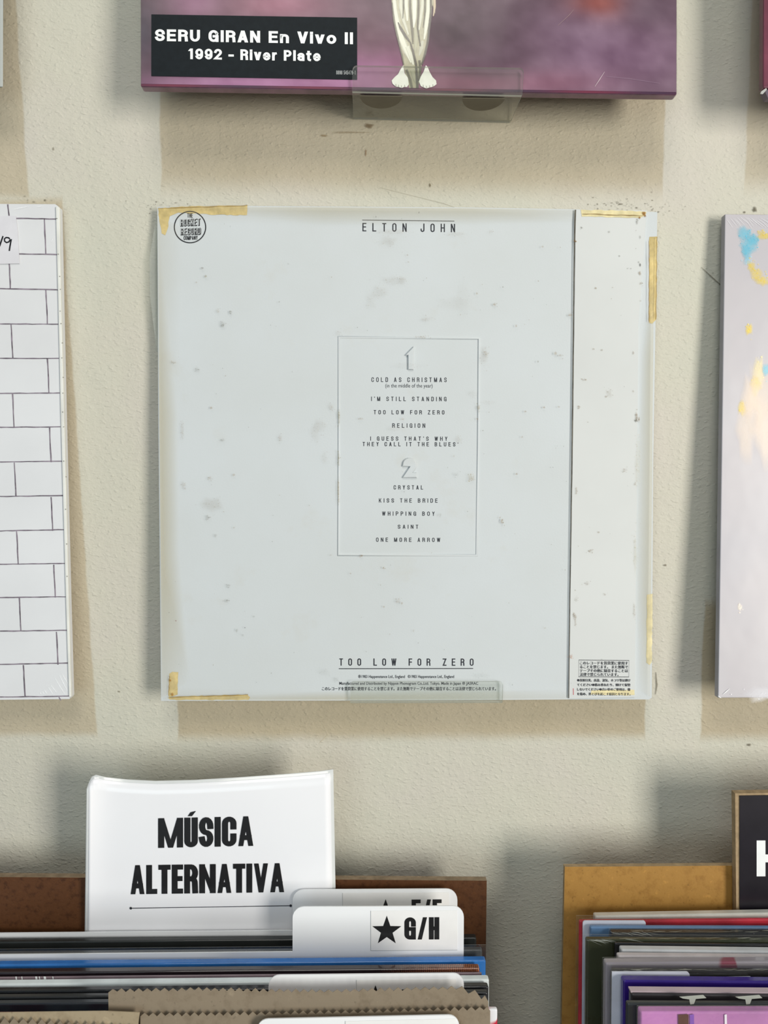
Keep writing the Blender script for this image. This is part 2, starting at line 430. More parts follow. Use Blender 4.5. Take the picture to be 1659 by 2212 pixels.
# ================================================================== SETTING
def wall_material():
    q = NT('painted_plaster'); P = q.geo()
    sep = q.n('ShaderNodeSeparateXYZ'); q.l(P, sep.inputs[0]); X, Z = sep.outputs[0], sep.outputs[2]
    wob = q.math('MULTIPLY', q.math('SUBTRACT', q.noise(28, 4), .5), .004)
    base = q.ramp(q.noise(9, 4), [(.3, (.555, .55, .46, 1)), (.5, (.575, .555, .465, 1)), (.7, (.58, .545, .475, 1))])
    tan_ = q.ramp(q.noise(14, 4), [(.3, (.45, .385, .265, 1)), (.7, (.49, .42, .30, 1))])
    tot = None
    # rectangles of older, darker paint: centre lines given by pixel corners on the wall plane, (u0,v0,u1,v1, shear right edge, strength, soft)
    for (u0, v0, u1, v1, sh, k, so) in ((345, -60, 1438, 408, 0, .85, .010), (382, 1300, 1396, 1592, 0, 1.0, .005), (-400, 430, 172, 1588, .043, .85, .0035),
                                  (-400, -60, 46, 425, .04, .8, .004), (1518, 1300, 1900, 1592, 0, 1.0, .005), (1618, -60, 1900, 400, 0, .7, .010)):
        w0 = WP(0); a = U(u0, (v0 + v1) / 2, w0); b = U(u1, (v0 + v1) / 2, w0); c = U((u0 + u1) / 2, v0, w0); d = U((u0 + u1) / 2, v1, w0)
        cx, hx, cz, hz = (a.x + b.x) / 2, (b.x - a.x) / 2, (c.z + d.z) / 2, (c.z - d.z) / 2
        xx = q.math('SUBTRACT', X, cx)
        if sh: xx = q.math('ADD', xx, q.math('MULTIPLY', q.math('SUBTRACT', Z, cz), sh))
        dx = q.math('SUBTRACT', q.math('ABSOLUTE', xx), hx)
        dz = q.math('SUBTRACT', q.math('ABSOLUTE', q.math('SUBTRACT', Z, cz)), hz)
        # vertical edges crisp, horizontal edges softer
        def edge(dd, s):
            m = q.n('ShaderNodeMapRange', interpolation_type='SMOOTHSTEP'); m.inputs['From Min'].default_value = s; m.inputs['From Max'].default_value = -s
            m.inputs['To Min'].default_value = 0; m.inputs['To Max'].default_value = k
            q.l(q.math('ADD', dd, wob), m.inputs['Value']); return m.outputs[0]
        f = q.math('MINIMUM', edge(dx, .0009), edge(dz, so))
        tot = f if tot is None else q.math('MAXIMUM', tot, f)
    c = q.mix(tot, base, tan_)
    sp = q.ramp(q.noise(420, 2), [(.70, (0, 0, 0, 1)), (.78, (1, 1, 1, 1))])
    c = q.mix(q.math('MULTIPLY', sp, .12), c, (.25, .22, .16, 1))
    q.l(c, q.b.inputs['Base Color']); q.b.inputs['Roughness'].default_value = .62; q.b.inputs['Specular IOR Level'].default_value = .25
    mp = q.n('ShaderNodeMapping'); mp.inputs['Rotation'].default_value = (0, math.radians(28), 0); mp.inputs['Scale'].default_value = (1.0, 1, 1.7); q.l(P, mp.inputs[0])
    n1 = q.noise(300, 3, .5, mp.outputs[0]); n2 = q.noise(800, 2, .5); n3 = q.noise(55, 2, .5)
    pim = q.ramp(q.noise(310, 1, .4, mp.outputs[0]), [(.56, (0, 0, 0, 1)), (.74, (1, 1, 1, 1))])
    h = q.math('ADD', q.math('ADD', q.math('MULTIPLY', n1, .65), q.math('MULTIPLY', n2, .22)), q.math('ADD', q.math('MULTIPLY', n3, 1.2), q.math('MULTIPLY', pim, .32)))
    q.bump(h, .0011, .6)
    return q.m
wall = box('wall_back', (-1.6, 0, 0), (1.6, .12, 2.6), wall_material()); wall['kind'] = 'structure'
floor = box('floor', (-1.6, -2.2, -.08), (1.6, .12, 0), pm('floor_boards', (.36, .30, .23, 1), .5, .4, var=.15, vscale=6)); floor['kind'] = 'structure'
marks = []
DK = (95, 88, 70)
for (u, v, n, sx, sy) in ((345, 441, 26, 38, 8), (1370, 455, 60, 50, 16), (1412, 500, 16, 10, 45), (1315, 440, 22, 40, 7), (60, 432, 10, 60, 5)):
    for _ in range(n):
        s = rnd.uniform(.8, 2.6); marks.append(('b', u + rnd.gauss(0, sx * .85), v + rnd.gauss(0, sy * .9), s * rnd.uniform(.8, 2.2), s * rnd.uniform(.7, 1.3), DK, rnd.uniform(.15, .6)))
for (u, v, ru, rv, c, a) in ((797, 272, 14, 7, (120, 95, 60), .6), (790, 330, 3, 10, (140, 105, 70), .55), (700, 293, 12, 4, (150, 125, 85), .5), (760, 286, 60, 3, (150, 130, 95), .35),
                         (929, 400, 3, 6, (110, 98, 70), .7), (1437, 1221, 5, 3, (110, 100, 80), .6), (1618, 1609, 7, 4, (90, 80, 60), .6), (1608, 458, 4, 3, DK, .7), (1630, 453, 7, 8, DK, .7),
                         (257, 1494, 4, 2.5, (120, 110, 90), .6), (115, 322, 3, 5, (120, 110, 90), .5), (1540, 590, 3, 3, DK, .3)):
    marks.append(('b', u, v, ru, rv, c, a))
marks.append(('s', [(1515, 577), (1535, 596), (1556, 615)], [1, 3, 3], DK, .6))
marks.append(('s', [(1417, 1452), (1419, 1480), (1416, 1500)], [2, 5, 2], (110, 105, 90), .55))
marks.append(('s', [(690, 1605), (708, 1588), (700, 1568)], [2, 4, 2], (215, 205, 180), .4))
marks.append(('s', [(820, 405), (960, 440), (1040, 470)], [1, 2, 1], (140, 130, 105), .3))
soft('wall_scuffs', marks, WP(0), STAIN, wall, .0003, 'stuff')

# ================================================================== MAIN SLEEVE
def paper_white(name, edge=True):
    q = NT(name)
    c = q.ramp(q.noise(13, 4), [(.35, (.575, .605, .605, 1)), (.65, (.595, .63, .64, 1))])
    blot = q.ramp(q.noise(34, 5, .65), [(.60, (0, 0, 0, 1)), (.74, (1, 1, 1, 1))])
    c = q.mix(q.math('MULTIPLY', blot, .22), c, (.53, .51, .44, 1))
    q.l(c, q.b.inputs['Base Color']); q.b.inputs['Roughness'].default_value = .42; q.b.inputs['Specular IOR Level'].default_value = .3
    q.bump(q.noise(900, 2), .00006, .6)
    return q.m
PW = paper_white('aged_white_card')
PF = pm('flap_white_card', (.62, .635, .62, 1), .45, .3, var=.02, vscale=14)
MP = plane3((340, 446, .0065), (1421, 456, .0065), (348, 1513, .018))
m = thing('record_sleeve', 'white album sleeve with embossed track list and yellowed tape marks, centre of wall', 'record', U(878, 1514, MP))
jacket = slab('jacket', [(340, 447), (540, 445), (1000, 448), (1246, 452), (1420, 458), (1411, 1000), (1408, 1507), (1402, 1511), (1228, 1511), (900, 1513), (348, 1514), (342, 900)], MP, .0035, PW, m)
slab('flap', rpoly([(1244, 453), (1398, 455), (1396, 462), (1379, 700), (1374, 1200), (1371, 1505), (1229, 1509), (1237, 1000)], .25, 30), MP.up(.0011), .0010, PF, m)
fl = MP.up(.0011)
decal('seam_line', [strip([(1243.2, 453), (1242, 480), (1240.5, 560), (1239, 700), (1237, 900), (1234, 1100), (1231, 1300), (1228.8, 1508)], [3, 3.6, 2.2, 2.0, 2.6, 1.8, 1.6, 1.6])], MP, pm('painted_seam_shade', (.12, .11, .09, 1), .8, .1, var=.2, vscale=300), m, .00125)  # dark shadow line where the panels overlap, painted along the seam
pw = fl
# tape residue, each piece its own part
TAPE = pm('yellowed_tape', (.62, .485, .205, 1), .35, .5, var=.14, vscale=160, bump=.0002, bscale=500)
TAPE2 = pm('pale_tape', (.72, .63, .36, 1), .35, .5, var=.12, vscale=160)
for k, (pts, t, pl_) in enumerate((
    ([(342, 450), (400, 446), (534, 443.5), (533, 465), (470, 464), (430, 462), (385, 459), (366, 467), (362, 495), (357, 508), (350, 504), (344, 478)], TAPE, MP),
    ([(1255, 453.5), (1320, 454), (1396, 457), (1394, 466), (1382, 471), (1330, 470), (1256, 467)], TAPE2, fl),
    ([(1403, 511), (1419.5, 510), (1418, 690), (1408, 700), (1402, 697)], TAPE, MP),
    ([(1397, 1284), (1410, 1283), (1408, 1432), (1403, 1437), (1396, 1432), (1397, 1400)], TAPE2, MP),
    ([(366, 1456), (372, 1452), (386, 1452), (384, 1480), (383, 1501), (366, 1507), (364, 1500)], TAPE, MP),
    ([(363, 1506), (400, 1504), (535, 1500), (540, 1506), (536, 1512), (368, 1512)], TAPE, MP),
    ([(1278, 1491), (1370, 1490), (1371, 1502), (1320, 1502), (1276, 1500)], TAPE2, fl))):
    decal('tape_residue', [poly(rpoly(pts, .9, 7, k + 3))], pl_, t, m, .00015)
# grimy brown rims on the tape
slab('plastic_cover', [(338, 470), (332, 500), (323, 560), (324, 640), (331, 700), (339, 760), (341, 760), (340, 470)], MP.up(-.002), .0003, clear_mat('cover_film', (.93, .94, .92), .9, .2, frost=.15), m)
rim = []
for (x0, y0, x1, y1) in ((342, 450, 534, 444), (1258, 462, 1388, 466), (1402, 520, 1402, 695), (366, 1460, 364, 1503), (366, 1507, 536, 1501), (1419, 512, 1417, 690)):
    n = 14; pts = [(x0 + (x1 - x0) * i / n + rnd.uniform(-.6, .6), y0 + (y1 - y0) * i / n + rnd.uniform(-.6, .6)) for i in range(n + 1)]
    rim.append(('s', pts, [rnd.uniform(1.5, 4) for _ in pts], (135, 105, 50), .55))
for (u, v, r_) in ((1391, 461, 5), (1382, 470, 3), (1394, 466, 3), (372, 1500, 4), (368, 1470, 3)): rim.append(('b', u, v, r_, r_ * 1.2, (150, 100, 35), .8))
soft('grime', rim, fl, STAIN, m, .0004, 'stuff')
# foxing
fox = []
def speck(u, v, ru, rv, c, a):
    fox.append(('b', u, v, ru * .9, rv * .9, c, a * (.7 if ru < 5 else .36)))
    if ru >= 5 or rv >= 8:
        for _ in range(int(4 + (ru + rv) * .35)):
            k = rnd.uniform(.8, 1.9); fox.append(('b', u + rnd.gauss(0, ru * .45), v + rnd.gauss(0, rv * .45), k * 1.2, k, c, min(.55, a * rnd.uniform(.4, 1.1))))
BR = (150, 128, 95); GY = (120, 118, 105)
for (u, v, ru, rv, c, a) in (
    (437, 579, 4, 4, GY, .7), (444, 597, 4, 4, (130, 115, 70), .7), (424, 610, 3, 3, BR, .5), (498, 674, 5, 5, GY, .55), (470, 672, 6, 6, BR, .35), (480, 700, 9, 12, GY, .35), (482, 703, 3, 6, GY, .6), (456, 881, 4, 4, BR, .7), (425, 798, 7, 8, GY, .35),
    (375, 783, 8, 5, BR, .3), (487, 812, 2.5, 2.5, BR, .5), (393, 930, 5, 30, BR, .3), (482, 951, 6, 5, GY, .35), (605, 947, 6, 12, BR, .35), (453, 1033, 7, 6, BR, .35), (505, 1026, 4, 4, BR, .55), (396, 1047, 7, 12, BR, .35),
    (458, 1090, 34, 22, BR, .30), (448, 1117, 6, 8, GY, .45), (505, 1140, 3, 3, BR, .5), (465, 1157, 4, 5, GY, .4), (492, 1267, 6, 6, GY, .35), (489, 1299, 7, 4, GY, .4), (380, 1341, 2, 2, (140, 60, 40), .9), (529, 1356, 2, 2, (10, 10, 10), 1), (511, 1362, 3, 6, GY, .5), (524, 1372, 4, 4, GY, .3),
    (548, 1332, 4, 3, GY, .35), (586, 1454, 2, 2, GY, .5), (850, 605, 38, 14, BR, .16), (820, 630, 24, 20, BR, .18), (868, 605, 12, 12, BR, .25), (800, 650, 18, 30, BR, .10), (920, 690, 20, 8, BR, .22), (980, 655, 50, 20, BR, .10), (1000, 650, 30, 60, BR, .08), (840, 520, 25, 14, BR, .22), (812, 468, 2.5, 4, GY, .6), (905, 459, 2.5, 3, GY, .6), (880, 551, 3, 3, BR, .5), (882, 566, 3, 2, BR, .5),
    (1030, 634, 3, 4, BR, .6), (1069, 657, 5, 6, BR, .5), (1086, 620, 2.5, 2.5, GY, .6), (1115, 704, 3, 4, BR, .6), (1163, 607, 2.5, 2.5, BR, .6), (1172, 533, 4, 3, BR, .5), (1062, 500, 6, 4, BR, .3), (1200, 763, 4, 6, BR, .6), (1162, 781, 3, 3, GY, .6), (1210, 768, 10, 4, BR, .35), (1232, 680, 6, 6, BR, .45), (1045, 770, 12, 30, BR, .26), (1050, 765, 6, 9, BR, .4), (1020, 850, 16, 10, BR, .12), (1055, 870, 22, 6, BR, .10), (1135, 889, 4, 3, BR, .65), (1207, 879, 4, 3, BR, .5), (1175, 880, 5, 4, BR, .35), (1128, 944, 3, 3, BR, .5), (1043, 930, 3, 2, GY, .6), (990, 950, 12, 10, BR, .25), (1116, 1024, 4, 3, BR, .6), (1017, 1032, 9, 10, (170, 150, 90), .45), (1022, 1035, 5, 6, BR, .5), (980, 985, 3, 4, BR, .3), (1085, 1126, 5, 9, BR, .55), (1080, 1118, 3, 3, BR, .5), (1010, 1105, 2, 2, GY, .5),
    (690, 920, 22, 22, BR, .18), (680, 935, 14, 30, BR, .14), (715, 880, 10, 10, BR, .25), (700, 990, 10, 18, BR, .15), (730, 720, 10, 8, BR, .15), (910, 728, 16, 4, BR, .4), (1034, 880, 4, 10, (150, 130, 80), .45), (1031, 905, 3, 4, BR, .6), (732, 900, 3, 24, (150, 140, 100), .45), (731, 990, 3, 24, (150, 140, 100), .4), (731, 1060, 3, 40, (165, 145, 95), .45), (780, 1200, 7, 3, BR, .5), (714, 1199, 4, 3, BR, .3), (829, 1228, 5, 3, BR, .6), (757, 1239, 3, 3, BR, .5), (860, 1300, 7, 7, BR, .45), (868, 1303, 3, 4, BR, .6), (829, 1311, 3, 3, BR, .6), (822, 1264, 2, 2, BR, .6), (1177, 1357, 4, 3, BR, .3), (893, 1363, 3, 4, BR, .35), (842, 1370, 2, 3, BR, .3), (870, 905, 6, 3, BR, .25), (780, 905, 8, 3, BR, .3), (850, 925, 30, 10, BR, .10), (880, 790, 60, 8, BR, .08),
    (873, 1062, 2.5, 3, GY, .5), (920, 1077, 2.5, 3, GY, .4), (985, 1025, 10, 6, GY, .2), (950, 1112, 6, 5, GY, .2), (700, 1452, 20, 10, GY, .14), (726, 1468, 10, 8, GY, .2), (1040, 1460, 30, 8, GY, .12), (850, 500, 60, 8, BR, .14), (985, 505, 30, 6, BR, .18), (1500, 0, 1, 1, BR, 0)):
    speck(u, v, ru, rv, c, a)
for (u, v, ru, rv, c, a) in (
    (1256, 492, 5, 3, GY, .35), (1315, 501, 4, 4, GY, .4), (1338, 553, 2.5, 2.5, GY, .65), (1287, 622, 4, 3, BR, .65), (1323, 621, 3, 2, BR, .35), (1376, 478, 4, 8, GY, .3), (1383, 512, 3, 6, GY, .45), (1383, 572, 2.5, 5, (50, 45, 40), .95), (1380, 566, 2, 3, GY, .7), (1382, 590, 4, 6, BR, .7), (1385, 612, 5, 5, BR, .4), (1356, 580, 2, 2, GY, .6), (1363, 580, 2, 2, GY, .6), (1384, 650, 2.5, 3, BR, .4), (1300, 756, 4, 3, BR, .45), (1282, 754, 4, 3, BR, .35), (1368, 762, 3, 6, BR, .45), (1316, 850, 9, 14, BR, .28), (1309, 857, 4, 4, BR, .45), (1262, 820, 6, 4, BR, .35), (1375, 900, 4, 14, BR, .45), (1373, 908, 6, 4, GY, .7), (1380, 905, 3, 8, BR, .6), (1368, 845, 3, 4, BR, .35), (1250, 880, 5, 6, BR, .4), (1270, 912, 3, 2, BR, .4), (1293, 1150, 4, 3, BR, .5), (1275, 1190, 7, 5, BR, .35), (1268, 1260, 9, 6, BR, .28), (1245, 1295, 6, 8, BR, .25), (1350, 1016, 9, 6, BR, .3), (1372, 1046, 4, 4, BR, .35), (1245, 1060, 3, 12, BR, .3), (1306, 1284, 8, 4, BR, .2), (1240, 1330, 4, 12, BR, .35), (1233, 1418, 6, 6, (200, 150, 120), .6), (1370, 1320, 4, 24, BR, .2), (1372, 1200, 6, 60, (190, 180, 140), .3), (1378, 1000, 8, 90, (205, 195, 165), .35), (1242, 520, 5, 4, (150, 110, 50), .6), (1243, 1340, 3, 20, BR, .3), (1300, 1425, 3, 3, GY, .3)):
    speck(u, v, ru, rv, c, a)
for _ in range(90):
    fox.append(('b', rnd.uniform(360, 1390), rnd.uniform(470, 1490), rnd.uniform(1, 2.2), rnd.uniform(1, 2.2), rnd.choice((BR, GY)), rnd.uniform(.15, .45)))
# yellowed margins
CR = (200, 190, 158)
fox.append(('e', [(341, 470), (344, 900), (347, 1200), (349.5, 1508)], [(395, 490), (385, 900), (388, 1200), (410, 1470)], CR, .5))
fox.append(('e', [(366, 447), (700, 447.5), (1000, 449.5), (1243, 453.5)], [(380, 480), (700, 488), (1000, 486), (1243, 480)], CR, .4))
fox.append(('e', [(352, 1512), (700, 1512), (1228, 1510)], [(380, 1485), (700, 1492), (1228, 1490)], CR, .4))
fox.append(('e', [(1412, 610), (1411, 760), (1409, 1000), (1406, 1300), (1404, 1505)], [(1406, 620), (1385, 770), (1376, 1000), (1374, 1300), (1380, 1490)], CR, .4))
soft('foxing_stains', fox, MP, STAIN, m, .00145, 'stuff')
# debossed frame and numerals: real raised card
def ridge(name, pts, w, h, pl, mat, parent):
    """raised moulding along a closed pixel path, rounded section"""
    prof = [(-.5, 0), (-.32, .8), (0, 1), (.32, .8), (.5, 0)]; n = len(pts); vs, fs = [], []
    for i, p in enumerate(pts):
        a, b = pts[i - 1], pts[(i + 1) % n]
        d1 = Vector((p[0] - a[0], p[1] - a[1])).normalized(); d2 = Vector((b[0] - p[0], b[1] - p[1])).normalized()
        n1 = Vector((-d1.y, d1.x)); n2 = Vector((-d2.y, d2.x)); mm = (n1 + n2).normalized(); s = 1 / max(.4, mm.dot(n1))
        for (t, hh) in prof: vs.append(U(p[0] + mm.x * t * w * s, p[1] + mm.y * t * w * s, pl.up(hh * h + .00002)))
    k = len(prof)
    for i in range(n):
        for j in range(k - 1):
            i2 = (i + 1) % n; fs.append((i * k + j, i * k + j + 1, i2 * k + j + 1, i2 * k + j))
    o = mk(name, vs, fs, mat, parent); fix(o.data)
    for p in o.data.polygons: p.use_smooth = True
    return o
ridge('embossed_frame', [(732, 728), (1035, 731), (1033, 966), (1030, 1199.5), (731, 1198.5), (732, 966)], 4.6, .0006, MP, PW, m)
def emboss(name, pts, pl, h, inset, mat, parent):
    n = len(pts); c = []; ar = sum(pts[i][0] * pts[(i + 1) % n][1] - pts[(i + 1) % n][0] * pts[i][1] for i in range(n)); sg = 1 if ar > 0 else -1
    for i in range(n):
        a, p, b = pts[i - 1], pts[i], pts[(i + 1) % n]
        d1 = Vector((p[0] - a[0], p[1] - a[1])).normalized(); d2 = Vector((b[0] - p[0], b[1] - p[1])).normalized()
        n1 = Vector((-d1.y, d1.x)) * sg; n2 = Vector((-d2.y, d2.x)) * sg; mm = (n1 + n2)
        mm = mm.normalized() if mm.length > 1e-6 else n1; s = 1 / max(.6, mm.dot(n1)); c.append(mm * s)
    vs = [U(p[0], p[1], pl.up(.00002)) for p in pts] + [U(p[0] + q.x * inset * .45, p[1] + q.y * inset * .45, pl.up(h * .75)) for p, q in zip(pts, c)] + [U(p[0] + q.x * inset, p[1] + q.y * inset, pl.up(h)) for p, q in zip(pts, c)]
    fs = [(i + r * n, (i + 1) % n + r * n, (i + 1) % n + (r + 1) * n, i + (r + 1) * n) for i in range(n) for r in (0, 1)]
    fs.append(tuple(range(2 * n, 3 * n)))
    o = mk(name, vs, fs, mat, parent); fix(o.data); return o
emboss('embossed_numeral', [(893.5, 748), (893.5, 799), (880.5, 799), (880.5, 768), (874, 768)], MP, .0013, 2.2, PW, m)
two = [(868, 1008)] + [(884.5 + 15.5 * math.cos(math.radians(a)), 1003.5 + 15 * math.sin(math.radians(a))) for a in range(180, 361, 20)] + \
      [(899.5, 1009), (897, 1014), (891.5, 1020.5), (900.5, 1020.5), (900.5, 1032.2), (868.5, 1032.2), (884.5, 1008.5)]
emboss('embossed_numeral', two, MP, .0013, 1.9, PW, m)
# printed lettering
L = []
L += letters('ELTON JOHN', 783, 983, 482.5, 500.5, 2.3, 2.1, 2.0, .010)
L.append(line(782.5, 475.2, 981.5, 477.5, 1.2))
decal('artist_lettering', L, MP, INK, m)
L = []
for (s, x0, x1, y0, y1) in (('COLD AS CHRISTMAS', 802.5, 965, 815.3, 825.2), ("I'M STILL STANDING", 802, 964.5, 857, 866.4), ('TOO LOW FOR ZERO', 807.5, 960, 886, 895),
                        ('RELIGION', 847.5, 918.5, 914.5, 924), ("I GUESS THAT'S WHY", 800, 966.5, 943, 952), ('THEY CALL IT THE BLUES*', 783.5, 990, 955, 964)):
    L += letters(s, x0, x1, y0, y1, 1.3, 1.2, 1.3, .003, {' ': .75})
L += fontpx('(in the middle of the year)', 832.5, 934.5, 829, 837, MP, -.004, 1.0, .003)
decal('first_side_lettering', L, MP, INK, m)
L = []
for (s, x0, x1, y0, y1) in (('CRYSTAL', 850.5, 914, 1048.3, 1057.4), ('KISS THE BRIDE', 818.7, 945.3, 1076.7, 1085.7), ('WHIPPING BOY', 825.5, 939, 1105, 1114), ('SAINT', 859.5, 903.5, 1133.5, 1142), ('ONE MORE ARROW', 812.5, 951, 1161.5, 1170.5)):
    L += letters(s, x0, x1, y0, y1, 1.3, 1.2, 1.3, .003, {' ': .75})
decal('second_side_lettering', L, MP, INK, m)
L = letters('TOO LOW FOR ZERO', 733, 1023, 1422.5, 1438, 2.3, 2.1, 2.0, .001)
L.append(line(732, 1444.5, 1022, 1444, 1.6))
L += fontpx('℗1983 Happenstance Ltd., England   ©1983 Happenstance Ltd., England', 774, 981, 1458.5, 1464.5, MP, .012)
L += fontpx('Manufactured and Distributed by Nippon Phonogram Co.,Ltd. Tokyo. Made in Japan ℗ JASRAC', 733, 1033, 1473, 1479, MP, .008)
L += fontpx('このレコードを賃貸業に使用することを禁じます。また無断でテープその他に録音することは法律で禁じられています。', 695.5, 1071, 1484, 1491, MP, .0, 1.0, 0, .8)
L += fontpx('このレコードを賃貸業に使用することを禁じます。また無断でテープその他に録音することは法律で禁じられています。', 695.9, 1071.4, 1484, 1491, MP, .0, 1.0, 0, .8)
decal('imprint_lettering', L, MP, INK, m)
L = [strip([(1250.5, 1425.8), (1359, 1426.8), (1358.4, 1462.5), (1250.2, 1462)], 1.1, True)]
for i, s in enumerate(('このレコードを賃貸業に使用す', 'ることを禁じます。 また無断で', 'テープその他に録音することは', '法律で禁じられています。')):
    y = 1429 + 8.2 * i
    for d_ in (0, .4): L += fontpx(s, 1252.8 + d_, (1356.5 if i < 3 else 1336) + d_, y, y + 6.4, fl, 0, 1, .004, .82)
for i, s in enumerate(('●直射日光、高温、湿気、ホコリ等は避け', 'てください●積み重ねたり、傾けて保管', 'しないでください●古い針のご使用は、盤', 'を傷め、針とびを起こす原因となります。')):
    y = 1466.6 + 9.9 * i
    for d_ in (0, .5): L += fontpx(s, 1246.8 + d_, 1361.5 + d_, y, y + 5.4, fl, 0, 1, .003, .82)
decal('notice_lettering', L, fl, INK, m, .0002)
decal('red_registration_mark', [line(1238.5, 1487, 1238.8, 1501, 1.2)], fl, pm('red_ink', (.55, .08, .10, 1), .5, .3), m)
# round emblem
L = [strip([(410.5 + 33.8 * math.cos(math.radians(a)), 490.5 + 33.8 * math.sin(math.radians(a))) for a in range(0, 360, 6)], 2.1, True)]
for (s, x0, x1, y0, y1, w_, sl) in (('THE', 404.5, 416.5, 460.5, 470, 1.1, .02), ('COMPANY', 397, 427, 509.5, 518, 1.1, -.02)):
    L += letters(s, x0, x1, y0, y1, w_, w_, .3, sl)
for (s, x0, x1, y0, y1, sl) in (('ROCKET', 389.2, 432.6, 472, 488, -.04), ('RECORD', 389.8, 433.6, 491.6, 507.2, -.03)):
    L += letters(s, x0 + .6, x1 + .6, y0 + .6, y1 + .6, 2.9, 2.6, .3, sl)
decal('round_emblem', L, MP, BLACK, m, .00022)
WH = pm('emblem_white', (.62, .65, .65, 1), .5, .3, var=.02)
L = []
for (s, x0, x1, y0, y1, sl) in (('ROCKET', 390, 431.6, 472.6, 486.8, -.04), ('RECORD', 390.6, 432.6, 492.2, 506, -.03)): L += letters(s, x0, x1, y0, y1, 1.1, 1.1, .42, sl)
decal('emblem_white_letters', L, MP, WH, m, .0004)  # white inner letters printed over the black ones

# ================================================================== PLASTIC LEDGES
def ledge(label, top, bot, offf, back_v=None):
    """top=(uL,vL,uR,vR) lip top edge, bot = lip bottom edge; J-shaped clear holder: back plate, base, front lip"""
    pf = WP(offf); TL, TR, BL, BR_ = U(top[0], top[1], pf), U(top[2], top[3], pf), U(bot[0], bot[1], pf), U(bot[2], bot[3], pf)
    t = thing('display_ledge', label, 'ledge', Vector(((BL.x + BR_.x) / 2, -offf / 2, min(BL.z, BR_.z))), 'clear plastic ledges holding albums on the wall')
    th = .0020; r = .0025
    n = Vector((0, -1, 0))
    # lip with rounded top corners
    def P(s, q):   # s 0..1 across, q 0..1 down
        a = TL.lerp(TR, s); b = BL.lerp(BR_, s); return a.lerp(b, q)
    w = (TR - TL).length; h = (TL - BL).length; out = []
    for (cs, cq, a0) in ((r / w, r / h, 180), (1 - r / w, r / h, 270)):
        for k in range(5):
            a = math.radians(a0 + 90 * k / 4); out.append(P(cs + r / w * math.cos(a), cq + r / h * math.sin(a)))
    out += [BR_, BL]
    vs, fs = prism(out, n, th)
    mk('front_lip', vs, fs, [CLEAR, CLEAR_EDGE], t, fmats=[0, 0] + [1] * (len(fs) - 2))
    zb = min(BL.z, BR_.z)
    # base plate follows the roll of the lip
    A, B = BL, BR_; up = Vector((0, 0, .0007)); bk = Vector((0, offf - .0005, 0))
    vs = [A, B, B + bk, A + bk, A + up, B + up, B + bk + up, A + bk + up]
    for i in (0, 1, 4, 5): vs[i] = vs[i] + Vector((0, th + .0001, 0))
    fs = [(0, 3, 2, 1), (4, 5, 6, 7), (0, 1, 5, 4), (1, 2, 6, 5), (2, 3, 7, 6), (3, 0, 4, 7)]
    mk('base_plate', vs, fs, [CLEAR, CLEAR_EDGE], t, fmats=[0, 0, 1, 1, 1, 1])
    # back plate on the wall
    q = .045; vs = [A + bk + up * 1.1 + Vector((0, -th, 0)), B + bk + up * 1.1 + Vector((0, -th, 0)), B + bk + Vector((0, -th, q)), A + bk + Vector((0, -th, q))]
    vs, fs = prism(vs, n, th * .9)
    mk('back_plate', vs, fs, [CLEAR, CLEAR_EDGE], t, fmats=[0, 0] + [1] * 4)
    return t, A, B, bk, th
ledge('small clear plastic ledge under the white sleeve with the track list', (757, 1473.5, 1087, 1473), (756.5, 1519, 1085.5, 1518.5), .0215)
t, A, B, bk, th = ledge('clear plastic ledge under the purple album, seen from below', (762, 141, 1132, 146.5), (761, 197, 1128, 205.5), .0375)
PADM = pm('ledge_pad', (.16, .14, .10, 1), .7, .2)
for s in (.17, .78):
    c = A.lerp(B, s) + Vector((0, .004, -.0006)); pts = [c + Vector((.0125 * math.cos(math.radians(a)), .016 * math.sin(math.radians(a)), 0)) for a in range(0, 181, 15)]
    mk('adhesive_pad', [p for p in pts] + [p + Vector((0, 0, .0003)) for p in pts], [tuple(range(13)), tuple(range(13, 26))[::-1]] + [(i, i + 13, (i + 1) % 13 + 13, (i + 1) % 13) for i in range(13)], PADM, t)

